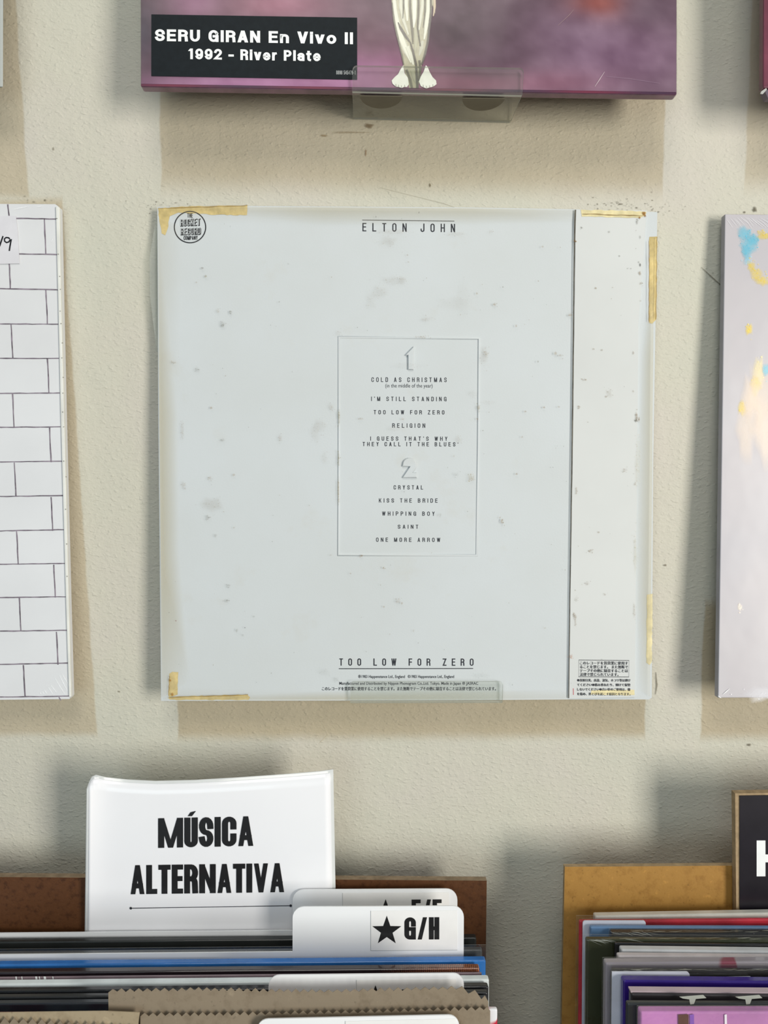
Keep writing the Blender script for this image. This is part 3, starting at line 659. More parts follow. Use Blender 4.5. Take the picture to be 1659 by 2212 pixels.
# ================================================================== LARGE PURPLE ALBUM ABOVE
AP = plane3((302, 180, .0345), (1464, 199, .0345), (302, -1150, .010))
quad = [(302, -900), (1464, -880), (1463, 205), (303, 187)]
a = thing('record_sleeve', 'large purple cloudy album box with printed pale legs and black title sticker', 'record', U(883, 200, AP))
def cloud(u, v):
    c = Vector((104, 84, 94))
    def bl(u0, v0, su, sv, rgb, k):
        nonlocal c
        e = k * math.exp(-((u - u0) / su) ** 2 - ((v - v0) / sv) ** 2); c = c.lerp(Vector(rgb), min(1, e))
    bl(840, 150, 330, 75, (150, 95, 120), .8); bl(1300, 120, 260, 120, (128, 98, 122), .9); bl(600, 10, 130, 40, (170, 110, 130), .8); bl(420, 0, 60, 60, (160, 110, 140), .7)
    bl(1000, 60, 110, 80, (84, 68, 76), .9); bl(1090, 130, 100, 60, (92, 70, 84), .8); bl(1290, 10, 60, 30, (165, 85, 70), .9); bl(1400, 20, 60, 40, (85, 65, 78), .8)
    bl(790, 160, 80, 50, (175, 120, 160), .9); bl(800, 80, 40, 60, (110, 80, 92), .6); bl(310, 70, 30, 60, (80, 72, 84), .9); bl(1200, 180, 120, 30, (140, 92, 110), .6); bl(560, 180, 260, 20, (172, 118, 158), .95); bl(1000, 180, 120, 22, (150, 90, 115), .8); bl(1250, 50, 80, 50, (105, 80, 100), .6)
    n = noise.fractal(Vector((u * .009, v * .012, 3.3)), 1.0, 2.0, 5) * 22 + noise.fractal(Vector((u * .03, v * .04, 7.1)), 1.0, 2.0, 3) * 7
    if v > 186 + (u - 302) * .016 - 5: c = c.lerp(Vector((96, 46, 66)), .8)
    if v < -20: c = c.lerp(Vector((120, 80, 70)), min(1, (-v - 20) / 500))
    return tuple(max(20, min(235, (x + n) * .95)) for x in c)
COVER = attr_mat('glossy_cover_print', .34, .22, .08, alpha=False)
SIDE = pm('album_box_edge', (.14, .06, .10, 1), .35, .5, .6, var=.2, vscale=90)
slab('jacket', quad, AP, .0065, SIDE, a, bevel=.0012)
# cover wraps over the lower rounded edge
sheet('cover_print', [(304, -890), (1461, -870), (1461, 199), (305, 181)], AP, 150, 130, cloud, COVER, a, .00015)
sheet('bottom_spine', [(304.5, 181), (1461, 199.2), (1461, 204), (304.5, 186)], AP, 60, 1, lambda u, v: (92 + 20 * math.sin(u * .021), 50, 70), COVER, a, .00005)
o = slab('title_sticker', [(327, 31), (771.5, 38), (771.5, 172), (327, 164)], AP.up(.00045), .00025, pm('black_sticker', (.008, .012, .015, 1), .5, .12, 0, var=.1, vscale=300), a)
WI = pm('white_ink', (.86, .88, .87, 1), .5, .3, var=.02)
L = letters('SERU GIRAN En Vivo II', 335, 762.5, 66.5, 92, 6.6, 5.2, .30, .0165, {' ': .62, 'I': 0, 'E': .88, 'R': .95, 'S': .95, 'i': 0}, 1.15)
L += letters('1992 - River Plate', 406, 692.5, 107, 130, 5.6, 4.6, .32, .0165, {' ': .62}, 1.12)
decal('title_lettering', L, AP.up(.00045), WI, o, .0001)
L = letters('8898 545479-1', 726.5, 768, 152.5, 161, .8, .8, .55, .01)
decal('catalogue_lettering', L, AP.up(.00045), pm('grey_ink', (.45, .47, .47, 1), .5), o, .0001)
# printed figure
fig = decal('printed_figure', [poly([(843, -60), (846, 0), (849, 40), (856, 75), (864, 105), (869, 128), (872, 145), (878, 168), (884, 190), (903, 190), (908, 165), (911, 140), (921, 110), (925, 75), (929, 40), (934, 10), (940, 30), (943, -60)])], AP, pm('figure_olive', col(142, 138, 112, 1.3), .3, .5, .6, var=.08, vscale=200), a, .0003)
FIG = attr_mat('figure_print', .3, .5, .6)
s = []
LT, DKK, MID = (226, 226, 206), (78, 72, 60), (190, 188, 160)
for pts, w, c, al in (
    ([(850, -40), (853, 20), (860, 55), (868, 85), (878, 110), (888, 135)], [6, 9, 11, 13, 12, 4], LT, .85), ([(865, -40), (866, 15), (872, 45), (882, 75)], [8, 8, 7, 3], LT, .7), ([(877, -40), (877, 10), (880, 45)], [9, 9, 4], LT, .85), ([(895, -40), (895, 10), (895, 40), (893, 60)], [11, 11, 8, 3], LT, .9),
    ([(914, -40), (912, 15), (908, 45), (905, 65)], [8, 7, 6, 3], LT, .7), ([(926, -40), (925, 20), (921, 55), (916, 85)], [7, 9, 9, 3], LT, .85), ([(938, -40), (939, 15), (936, 35)], [5, 5, 2], (200, 180, 150), .8),
    ([(898, 60), (899, 85), (897, 110)], [8, 9, 4], MID, .7), ([(913, 88), (910, 105), (905, 120)], [6, 9, 3], LT, .5), ([(880, 100), (888, 122), (893, 140)], [8, 9, 4], LT, .75), ([(890, 150), (896, 168), (899, 180)], [8, 9, 4], MID, .6),
    ([(860, 48), (866, 62), (876, 78), (885, 90)], [2, 6, 6, 3], DKK, .85), ([(886, 90), (892, 110), (899, 140), (902, 190)], [3, 5, 5, 6], DKK, .75), ([(872, -40), (872, 10), (870, 40)], [3, 4, 2], DKK, .55), ([(886, -40), (886, 20), (890, 60), (892, 95)], [3, 5, 6, 3], DKK, .55), ([(905, -40), (904, 20), (902, 60), (908, 100)], [4, 5, 4, 3], DKK, .6), ([(919, -40), (918, 25), (914, 60)], [3, 4, 2], DKK, .55), ([(931, -40), (931, 30), (927, 60), (924, 90), (918, 118), (911, 140)], [4, 5, 5, 5, 5, 4], DKK, .7), ([(847, 5), (852, 50), (860, 85), (868, 118), (872, 140)], [3, 4, 4, 4, 3], DKK, .5), ([(906, 130), (908, 150), (905, 175)], [5, 6, 5], DKK, .6), ([(878, 150), (886, 172), (890, 190)], [5, 6, 5], DKK, .5)):
    s.append(('s', pts, [x * 1.35 for x in w], c, al))
soft('figure_shading', s, AP, FIG, fig, .00042)
FT = pm('figure_feet', col(222, 222, 212, 1.25), .3, .5, .6, var=.05, vscale=300)
for pts in ([(871, 141), (874, 158), (881, 168), (883, 182), (879, 188), (872, 188), (868, 190), (861, 188), (855, 187), (848, 181), (846, 174), (852, 167), (860, 160), (865, 150)],
            [(920, 141), (915, 155), (909, 165), (905, 176), (909, 186), (916, 189), (921, 191), (928, 189), (936, 187), (943, 182), (942, 174), (934, 166), (928, 155), (924, 145)]):
    decal('foot', [poly(pts)], AP, FT, fig, .00055)
toes = []
for (x, y) in ((855, 184), (861, 186), (867, 187), (874, 186), (914, 186), (921, 188), (928, 187), (935, 185)): toes.append(('s', [(x, y - 3), (x + .5, y + 2)], [1.5, 2.5], (150, 145, 130), .6))
soft('toe_lines', toes, AP, FIG, fig, .0007)
for q_ in [('s', [(1285, 187), (1295, 172), (1306, 155)], [1, 2.4, 1], (215, 195, 200), .7), ('s', [(1205, 55), (1230, 32), (1240, 20)], [1, 2, 1], (170, 140, 140), .5), ('s', [(1310, 165), (1360, 170), (1425, 180)], [1, 1.5, 1], (165, 140, 160), .4)]:
    soft('scratch', [q_], AP, FIG, a, .0005)
# shrink film roll down the right side of the box
vs, fs = [], []
for j in range(41):
    v = -880 + j * 27
    for k in range(9):
        an = math.radians(-90 + 22.5 * k); c = U(1461, v, AP); rr = .0016 + .0006 * noise.noise(Vector((j * .7, 0, k * .1)))
        vs.append(c + Vector((math.cos(an) * rr, math.sin(an) * rr * .0 - math.sin(an) * 0 + .0 - (.0012 * math.cos(an)), 0)) + Vector((0, .012 * (k / 8), 0)))
for j in range(40):
    for k in range(8): fs.append((j * 9 + k, j * 9 + k + 1, (j + 1) * 9 + k + 1, (j + 1) * 9 + k))
mk('shrink_film', vs, fs, FILM, a, smooth=True)

# ---- the two albums cut by the frame beside it
b = thing('record_sleeve', 'thin edge of a dark album cut off at the upper left corner of the photo', 'record', U(-60, 186, WP(.02)))
slab('jacket', [(-400, -300), (4.5, -300), (1.0, 184), (-400, 178)], WP(.022), .0035, pm('slate_blue_card', (.14, .19, .23, 1), .4, .4, .3), b, bevel=.0008)
slab('plastic_sleeve', [(-400, -302), (6.5, -302), (6.0, 187), (-400, 184)], WP(.0225), .0003, clear_mat('milky_film', (.9, .92, .92), .9, .2, frost=.45), b)
b = thing('record_sleeve', 'dark red album cut off at the upper right edge of the photo', 'record', U(1720, 205, WP(.03)))
slab('jacket', [(1651, -300), (2200, -290), (2200, 210), (1648.5, 190)], WP(.034), .0055, pm('maroon_card', (.13, .03, .05, 1), .3, .5, .5, var=.3, vscale=40), b, bevel=.0008)
vs = [U(1651, 189, WP(.0345)), U(1656, 192, WP(.0345)), U(1646, 203, WP(.03)), U(1643, 200, WP(.03))]
for nm, px in (('film_corner', [(1655, 190), (1657, 193), (1648, 203), (1643, 202), (1645, 197)]),):
    slab(nm, px, WP(.0352), .0006, clear_mat('milky_film', (.9, .92, .92), .9, .2, frost=.45), b)
slab('bottom_spine', [(1651, 194), (2200, 212), (2200, 222), (1659, 212)], WP(.0338), .005, pm('purple_card', (.12, .09, .12, 1), .4, .4), b)

# ================================================================== BRICK ALBUM (left)
BP = plane3((-400, 440, .008), (124, 446, .008), (-400, 1516, .016))
b = thing('record_sleeve', 'white album printed with grey brick lines at the left of the centre sleeve', 'record', U(-200, 1512, BP))
GW = pm('glossy_white_card', (.70, .705, .715, 1), .35, .4, .2, var=.02, vscale=20)
slab('jacket', [(-940, 436), (119, 441), (126, 446), (130, 640), (136, 900), (146, 1300), (152, 1506), (150, 1510), (-920, 1522)], BP, .0065, GW, b)
slab('spine_fold', [(120, 446), (128, 447), (131, 640), (138, 900), (148, 1300), (153.5, 1506), (148.5, 1506), (142, 1300), (131, 900), (125, 640)], BP.up(.0012), .0022, pm('spine_white', (.74, .74, .69, 1), .4, .4), b, bevel=.0004)
GL = pm('brick_line_grey', (.20, .165, .20, 1), .5, .3, var=.35, vscale=180)
ys = [(471, 473), (548, 549.5), (623.5, 626), (699.5, 700.5), (774, 774), (849.5, 849), (923, 922), (998, 996), (1072.5, 1070.5), (1147, 1144), (1219, 1217), (1291, 1289), (1363.5, 1361.5), (1435.5, 1432), (1505.5, 1504)]
ends = [122, 124, 126, 127, 128, 130, 132, 135, 137, 139, 141, 143, 146, 149, 150]
va, vb = [18, 23, 28, 33, 39, 43, 48, 53][:0], None
xs1 = {0: 18, 2: 20.5, 4: 25.5, 6: 28.5, 8: 32.5, 10: 37.5, 12: 43, 14: 52}
xs2 = {1: 97, 3: 100.5, 5: 104, 7: 108.5, 9: 112, 11: 117.5, 13: 123.5, 15: 129}
L = []
def wline(x0, y0, x1, y1, w, seed):
    r = random.Random(seed); n = max(4, int(abs(x1 - x0) + abs(y1 - y0)) // 14)
    return strip([(x0 + (x1 - x0) * i / n + r.uniform(-.35, .35), y0 + (y1 - y0) * i / n + r.uniform(-.35, .35)) for i in range(n + 1)], [w * r.uniform(.75, 1.25) for _ in range(n + 1)])
for i, (y0, y1) in enumerate(ys):
    sl = (y1 - y0) / ends[i]
    L.append(wline(-880, y0 - sl * 880 * .4, 0, y0, 2.3, i)); L.append(wline(0, y0, ends[i] - 1, y1, 2.3, i + 50))
rows = [440] + [y for y, _ in ys] + [1516]
for r_ in range(16):
    top, bot = rows[r_] + 1, rows[r_ + 1]
    x = xs1.get(r_) if r_ % 2 == 0 else xs2.get(r_)
    if x is None: continue
    for k in range(-6, 1):
        xx = x + k * 152
        if xx < -900: continue
        if r_ == 15: top, bot = 1506, 1513
        L.append(wline(xx - 1.5, top, xx + 2.0, bot, 2.6, r_ * 20 + k))
decal('brick_lines', L, BP, GL, b, .00015)
dots = []
for y in [472, 549, 597, 625, 672, 699, 741, 773, 815, 849, 890, 922, 996, 1030, 1100, 1175, 1245]:
    x = 123 + (y - 446) * .0285; dots.append(('b', x + rnd.uniform(-1, 4), y, 2.2, 1.6, (90, 85, 70), .7))
soft('spine_marks', dots, BP.up(.0012), STAIN, b, .0002, 'stuff')
st = slab('price_sticker', [(-140, 468), (34, 466), (38, 500), (42, 569), (-140, 573)], BP.up(.0006), .0003, pm('grey_white_sticker', (.70, .69, .72, 1), .5, .3, var=.03), b)
bp2 = BP.up(.0006)
nine = [(21.5, 516), (18, 513.5), (13, 513), (9.5, 516), (10, 521), (14, 524), (19, 522.5), (22, 518), (24.5, 517), (23.5, 521), (21.5, 532), (20, 542)]
L = [strip(nine, [3.2] * 12), strip([(6.5, 510), (3, 520), (-1, 532)], [3.2, 3.2, 3.2]), strip([(-14, 512), (-8, 524), (-2, 532)], [3, 3, 3])]
decal('handwriting', L, bp2, BLACK, st, .0001)
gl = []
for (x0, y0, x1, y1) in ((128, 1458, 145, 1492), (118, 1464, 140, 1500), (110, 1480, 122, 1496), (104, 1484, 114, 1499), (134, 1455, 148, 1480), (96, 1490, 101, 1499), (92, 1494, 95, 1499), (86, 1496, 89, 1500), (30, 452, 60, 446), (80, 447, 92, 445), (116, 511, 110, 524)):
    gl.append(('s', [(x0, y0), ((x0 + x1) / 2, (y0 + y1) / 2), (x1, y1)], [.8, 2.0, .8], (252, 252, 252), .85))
soft('painted_crease_glints', gl, BP, attr_mat('white_crease_glint', .2, .6, 1.0), b, .0003, 'stuff')  # white strokes paint the gleam of creased film into the colour

# ================================================================== IRIDESCENT WHITE ALBUM (right)
HP = plane3((1566, 461, .0095), (2600, 470, .0095), (1551, 1508, .0245))
h = thing('record_sleeve', 'glossy pale lilac white album in shrink film at right edge of photo', 'record', U(1700, 1508, HP))
PEARL = NT('pearl_white_gloss')
c = PEARL.ramp(PEARL.noise(8, 3), [(.3, (.47, .46, .495, 1)), (.55, (.53, .50, .52, 1)), (.75, (.57, .56, .585, 1))])
PEARL.l(c, PEARL.b.inputs['Base Color']); PEARL.b.inputs['Roughness'].default_value = .3; PEARL.b.inputs['Coat Weight'].default_value = .8
PEARL.b.inputs['Coat Roughness'].default_value = .05; PEARL.bump(PEARL.noise(30, 2), .0006, .5)
slab('jacket', [(1566, 462), (2610, 470), (2590, 1505), (1551, 1508)], HP, .0055, [PEARL.m, pm('album_edge_grey', (.34, .33, .36, 1), .4, .4, .3)], h, bevel=.0007, fmats=[0, 1, 0, 1, 1, 1])
gleams = []  # coloured gleam of the cover, painted as soft patches and specks
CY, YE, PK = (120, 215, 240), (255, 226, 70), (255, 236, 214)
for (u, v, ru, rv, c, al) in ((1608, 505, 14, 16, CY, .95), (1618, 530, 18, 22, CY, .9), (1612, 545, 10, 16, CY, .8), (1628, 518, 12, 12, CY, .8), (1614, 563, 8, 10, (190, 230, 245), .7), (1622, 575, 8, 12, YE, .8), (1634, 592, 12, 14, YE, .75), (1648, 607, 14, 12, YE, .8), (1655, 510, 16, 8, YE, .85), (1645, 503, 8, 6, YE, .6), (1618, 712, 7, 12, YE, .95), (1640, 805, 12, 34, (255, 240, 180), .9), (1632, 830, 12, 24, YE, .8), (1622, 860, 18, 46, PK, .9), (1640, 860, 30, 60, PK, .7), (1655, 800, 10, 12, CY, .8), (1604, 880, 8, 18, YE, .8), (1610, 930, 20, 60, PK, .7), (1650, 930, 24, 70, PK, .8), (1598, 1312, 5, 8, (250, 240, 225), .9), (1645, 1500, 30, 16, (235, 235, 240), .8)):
    gleams.append(('b', u, v, ru * 1.35, rv * 1.3, c, al * (.5 if c == PK else .6)))
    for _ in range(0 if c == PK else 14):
        k = rnd.uniform(.9, 2.6); gleams.append(('b', u + rnd.gauss(0, ru * .6), v + rnd.gauss(0, rv * .6), k, k, c, al * rnd.uniform(.4, .95)))
GLEAM = attr_mat('iridescent_gleam', .3, .6, .8, metal=.1)
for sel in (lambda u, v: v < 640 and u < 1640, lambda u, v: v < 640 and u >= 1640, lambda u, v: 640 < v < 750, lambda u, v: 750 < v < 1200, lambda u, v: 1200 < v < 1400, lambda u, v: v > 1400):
    soft('painted_gleam', [f for f in gleams if sel(f[1], f[2])], HP, GLEAM, h)
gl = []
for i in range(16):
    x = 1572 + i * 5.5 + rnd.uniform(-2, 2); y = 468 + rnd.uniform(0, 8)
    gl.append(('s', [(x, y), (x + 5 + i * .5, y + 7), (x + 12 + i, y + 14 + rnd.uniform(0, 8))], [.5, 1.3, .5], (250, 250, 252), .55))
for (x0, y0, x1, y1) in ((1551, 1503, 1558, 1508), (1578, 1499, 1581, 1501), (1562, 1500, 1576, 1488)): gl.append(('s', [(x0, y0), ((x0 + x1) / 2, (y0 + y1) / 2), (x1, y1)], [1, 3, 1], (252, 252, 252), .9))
soft('painted_crease_glints', gl, HP, attr_mat('white_crease_glint', .2, .6, 1.0), h, .0003, 'stuff')  # glints along the film creases, painted as near-white strokes

# ================================================================== RECORD BINS
def board_mat(name, c, c2, sc_=220):
    q = NT(name)
    a = q.ramp(q.noise(sc_, 4, .65), [(.32, c2), (.5, c), (.62, c), (.75, tuple(min(1, x * 1.35) for x in c[:3]) + (1,))])
    fl_ = q.ramp(q.noise(sc_ * 2.6, 2), [(.66, (0, 0, 0, 1)), (.74, (1, 1, 1, 1))])
    a = q.mix(q.math('MULTIPLY', fl_, .35), a, tuple(x * .35 for x in c2[:3]) + (1,))
    q.l(a, q.b.inputs['Base Color']); q.b.inputs['Roughness'].default_value = .55; q.b.inputs['Specular IOR Level'].default_value = .3
    q.bump(q.noise(sc_ * 2, 3), .0003, .5); return q.m
BROWN = board_mat('brown_hardboard', (.095, .036, .012, 1), (.055, .019, .006, 1))
BROWN_E = pm('hardboard_raw_edge', (.27, .20, .13, 1), .8, .2, var=.15, vscale=200)
MDF = board_mat('ochre_mdf', (.37, .195, .045, 1), (.30, .15, .032, 1), 160)
MDF_E = pm('mdf_raw_edge', (.36, .26, .15, 1), .8, .2, var=.15, vscale=200)
def bin_(label, uL, uR, v, off, th, mat, emat, depth):
    pf = WP(off); a, b_ = U(uL, v[0], pf), U(uR, v[1], pf); x0, x1, zt = a.x, b_.x, b_.z
    t = thing('record_bin', label, 'bin', ((x0 + x1) / 2, -off, 0))
    vs, fs = prism([Vector((x0, -off, a.z)), Vector((x1, -off, b_.z)), Vector((x1, -off, .0004)), Vector((x0, -off, .0004))], Vector((0, -1, 0)), th)
    top = [0, 0] + [1] * 4
    mk('back_panel', vs, fs, [mat, emat], t, fmats=top)
    zs = zt - .36; yb = -off; yf = -off - depth
    box('shelf', (x0, yf, zs - .012), (x1, yb - .0002, zs), mat, t)
    for (xa, xb) in ((x0 - .0092, x0 - .0002), (x1 + .0002, x1 + .0092)): box('side_panel', (xa, yf, .0004), (xb, yb - .0002, zs + .12), mat, t)
    box('front_panel', (x0 - .0092, yf - .0092, .0004), (x1 + .0092, yf - .0002, zs + .10), mat, t)
    return zs, t
zsL, _ = bin_('dark brown hardboard record bin at lower left behind the white paper sign', -330, 1051.5, (1892, 1902.5), .036, .0048, BROWN, BROWN_E, .20)
zsR, _ = bin_('ochre fibreboard record bin at lower right', 1220, 2680, (1872.5, 1862), .042, .0035, MDF, MDF_E, .20)

LEAN = math.radians(2.6)
DN = Vector((0, -math.sin(LEAN), -math.cos(LEAN))); NF = Vector((0, -math.cos(LEAN), math.sin(LEAN)))
def off_at(v, z, u):
    r = ray(u, v); k = (z - CAM.z) / r.z; return -(CAM + r * k).y
def jacket_m(name, c, rough=.25, coat=.8, var=.1, vs_=40): return pm(name, c, rough, .35, coat * .45, var, vs_, bump=.0004, bscale=70, coat_rough=.12)
def record(label, side, u, v, ztop, thick, mat, group, zs, slope=0.0, film=False, cat='record', w=.315, dz=0.0, bevel=.0011, emb=None, name='record_sleeve'):
    """a sleeve in a bin. u,v = top corner (side 'L' or 'R') of its back edge, standing on the shelf"""
    o_ = off_at(v, ztop + dz, u); P = U(u, v, WP(o_))
    rt = Vector((math.cos(slope), 0, math.sin(slope))); sg = 1 if side == 'L' else -1
    if side == 'R': rt = Vector((math.cos(slope), 0, math.sin(slope)))
    A = P; B = P + rt * w * sg
    hh = (P.z - zs - .0005) / math.cos(LEAN); hh = min(hh, .33)
    a, b_ = (A, B) if side == 'L' else (B, A)
    la = (a.z - zs - .0006) / math.cos(LEAN); lb = (b_.z - zs - .0006) / math.cos(LEAN)
    back = [a, b_, b_ + DN * lb, a + DN * la]; front = [p + NF * thick for p in back]
    t = thing(name, label, cat, (sum((p.x for p in front)) / 4, back[2].y, zs), group)
    vs, fs = prism(front, NF, thick)
    mk('jacket', vs, fs, mat, t, bevel=min(bevel, thick * .4))
    if film:
        g = .0006; e = Vector((.002, 0, 0))
        ff = [front[0] + NF * g - e - DN * .0035, front[1] + NF * g + e - DN * .0035, front[2] + NF * g + e, front[3] + NF * g - e]
        vs2, fs2 = prism(ff, NF, .0002); mk('plastic_sleeve', vs2, fs2, [FILM, CLEAR_EDGE], t, fmats=[0, 0, 1, 1, 1, 1])
    t['_'] = 0; del t['_']
    return t, front, o_

# ---- right bin
GR = 'records filed in the right bin'
zR = U(1300, 1969, WP(.050)).z
def tabcard(label, u0, u1, v, base_v, ztop, zs, group, r=22, uL=None, uR=None, thick=.0008, off=None, slope=0.0, white=None, name='divider_card', corners=(1, 1)):
    """index card with a raised tab; real card standing on the shelf of the bin"""
    o_ = off if off is not None else off_at(base_v, ztop, (u0 + u1) / 2); pl = Plane((0, -o_, U((u0 + u1) / 2, base_v, WP(o_)).z), NF)
    def Q(u, vv): return U(u, vv + slope * (u - (u0 + u1) / 2), pl)
    tab = rrect(u0, v, u1, base_v, r, (corners[0], corners[1], 0, 0))
    tl = [p for p in tab[:-2]]
    L_ = [Q(*p) for p in tl]
    xl = U(uL, base_v, pl).x if uL is not None else L_[0].x; xr = U(uR, base_v, pl).x if uR is not None else L_[-1].x
    bl, br = Q(u0, base_v), Q(u1, base_v)
    def drop(x, z): # point on plane at x,z
        p = Vector((x, 0, z)); k = (pl.p - p).dot(pl.n) / pl.n.y; return Vector((x, k, z))
    pts = []
    if uL is not None: pts += [drop(xl, bl.z - .0), bl]
    else: pass
    pts += L_
    if uR is not None: pts += [br, drop(xr, br.z)]
    zb = zs + .0008
    pts += [drop(xr if uR is not None else L_[-1].x, zb), drop(xl, zb)]
    t = thing(name, label, 'divider', drop((xl + xr) / 2, zb), group)
    vs, fs = prism(pts, pl.n, thick)
    mk('card', vs, fs, white or CARD, t)
    return t, pl
CARD = pm('white_plastic_card', (.86, .87, .88, 1), .35, .4, .2, var=.015, vscale=10)
J = jacket_m
rows = [
 ('cream white record at the back of the right bin, just under the black sign', 1280, 1969, J('cream_card', (.62, .61, .55, 1)), .010, False),
 ('bright red record, second from the back of the right bin', 1249, 1984, J('red_card', (.50, .02, .04, 1), var=.25, vs_=25), .0, True),
 None,
 ('steel blue record behind the wrapped black one in the right bin', 1272, 1996, J('steel_blue_card', (.13, .24, .42, 1)), -.012, False),
 ('black record in crinkled film in front of the steel blue record', 1316, 2005, J('black_card', (.012, .012, .016, 1), .15), -.01, True),
 ('dark olive green record in crinkled film in the right bin', 1263, 2021, J('olive_card', (.028, .034, .010, 1), .2), -.015, True),
 ('thin black record between the olive green and the silver white records', 1326, 2033, J('soft_black_card', (.02, .02, .022, 1), .25), -.02, False),
 ('silver white glossy record in the middle of the right bin', 1336, 2040, J('silver_card', (.58, .60, .62, 1), .2), -.022, False),
 ('pinkish white record in front of the silver white record', 1330, 2055, J('pink_white_card', (.60, .55, .57, 1)), -.02, False),
 ('lavender grey record with red spots along its top edge', 1302, 2068, None, -.0, True),
 ('black record with coloured gleam in front of the lavender grey record', 1318, 2088, J('gleam_black_card', (.02, .018, .016, 1), .12), -.012, True),
 None,
 ('deep indigo blue record in the right bin', 1340, 2105, J('indigo_card', (.035, .015, .20, 1), .2), -.02, False),
 ('black record with a pinkish white top edge in front of the indigo record', 1357, 2133, J('pinkish_black_card', (.035, .03, .034, 1), .3), -.02, False),
 ('black record with pale grey T-shaped marks, behind the pink front record', 1350, 2158, J('slate_black_card', (.03, .034, .036, 1), .3), -.015, False),
 ('orchid pink record with brown and purple bands, frontmost of the right bin', 1376, 2171, J('orchid_card', (.50, .20, .46, 1), .35, .4), -.01, True),
]
q = NT('lavender_spotted'); f = q.ramp(q.noise(38, 1), [(.66, (.34, .31, .35, 1)), (.69, (.26, .05, .09, 1))]); q.l(f, q.b.inputs['Base Color']); q.b.inputs['Coat Weight'].default_value = .6; q.b.inputs['Roughness'].default_value = .3
LAV = q.m
vsR = [r[2] for r in rows if r]
RR = {}
for i, r in enumerate(rows):
    if not r: continue
    lab, u, v, mt, sl, film = r
    nx = next((x for x in rows[i + 1:] if x), None)
    o0 = off_at(v, zR, u); o1 = off_at(nx[2], zR, u) if nx else o0 + .006
    th_ = max(.0008, min(.0052, o1 - o0 - .0009))
    if i + 1 < len(rows) and rows[i + 1] is None: th_ = max(.0008, min(.005, o1 - o0 - .0030))
    t, front, o_ = record(lab, 'L', u, v, zR, th_, mt or LAV, GR, zsR, sl, film)
    RR[v] = (t, front, o_, th_)
# the marks on the front records
def face_quad(front, u, v):     # px on a record's front plane
    return Plane(front[0], NF)
t, front, _, _ = RR[2158]; pl = Plane(front[0] + NF * .0001, NF)
L = []
for x in (1495, 1616):
    L.append(poly([(x - 28, 2153), (x + 24, 2149), (x + 31, 2156), (x + 8, 2158), (x + 4, 2169), (x - 4, 2170), (x - 6, 2159), (x - 20, 2157)]))
decal('grey_marks', L, pl, pm('grey_green_print', (.33, .35, .30, 1), .5, .3), t, .0004)
t, front, _, _ = RR[2171]; pl = Plane(front[0] + NF * .0001, NF)
for nm, x0, x1, c in (('brown_band', 1465, 1487, (.10, .04, .03, 1)), ('purple_band', 1490, 1499, (.22, .09, .42, 1)), ('white_band', 1565, 1570, (.80, .74, .80, 1))):
    decal(nm, [poly([(x0, 2192), (x1, 2191), (x1 + 3, 2330), (x0 + 3, 2330)])], pl, pm(nm, c, .35, .4, .4), t, .0004)
t, front, _, _ = RR[2133]
# pale top edging of the black record
tp = [front[0] - NF * RR[2133][3], front[1] - NF * RR[2133][3]]
vs = [tp[0] - DN * .0006, tp[1] - DN * .0006, tp[1] - DN * .0006 + NF * RR[2133][3] * .75, tp[0] - DN * .0006 + NF * RR[2133][3] * .75]
mk('top_edging', vs + [p + DN * .0008 for p in vs], [(0, 3, 2, 1), (4, 5, 6, 7), (0, 1, 5, 4), (1, 2, 6, 5), (2, 3, 7, 6), (3, 0, 4, 7)], pm('pinkish_edging', (.55, .44, .48, 1), .4), t)
t1, front, _, _ = RR[1984]; pl = Plane(front[0], NF)
tabcard('plain white divider tab in front of the red record', 1259, 1395, 1989, 2006, zR, zsR, 'divider cards between the records', 6, uR=1259 + 300, off=off_at(1984, zR, 1300) + RR[1984][3] + .0020, corners=(1, 1), white=pm('lavender_white_card', (.60, .62, .70, 1), .4))
tabcard('low white divider tab behind the indigo record', 1322, 1490, 2099.5, 2112, zR, zsR, 'divider cards between the records', 8, uR=1322 + 300, off=off_at(2088, zR, 1340) + RR[2088][3] + .0020, corners=(0, 1), white=pm('lavender_white_card', (.60, .62, .70, 1), .4))
# painted highlights on the shrink film creases and top edges of wrapped records
CREASE_GLINT = attr_mat('white_crease_glint', .2, .6, 1.0)
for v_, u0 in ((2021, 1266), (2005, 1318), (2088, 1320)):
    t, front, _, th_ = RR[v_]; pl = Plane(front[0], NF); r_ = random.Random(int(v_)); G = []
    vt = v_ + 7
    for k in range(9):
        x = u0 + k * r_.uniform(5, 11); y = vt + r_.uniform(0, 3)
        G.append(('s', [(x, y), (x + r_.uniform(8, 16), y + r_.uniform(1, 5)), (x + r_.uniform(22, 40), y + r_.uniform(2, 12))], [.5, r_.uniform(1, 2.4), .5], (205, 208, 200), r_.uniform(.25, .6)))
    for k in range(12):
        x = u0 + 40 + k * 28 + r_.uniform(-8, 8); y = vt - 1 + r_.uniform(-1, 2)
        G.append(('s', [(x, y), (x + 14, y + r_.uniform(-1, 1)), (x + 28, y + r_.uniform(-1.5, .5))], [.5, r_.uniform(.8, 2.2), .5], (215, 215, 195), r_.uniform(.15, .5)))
    soft('painted_crease_glints', G, pl, CREASE_GLINT, t, .0009, 'stuff')
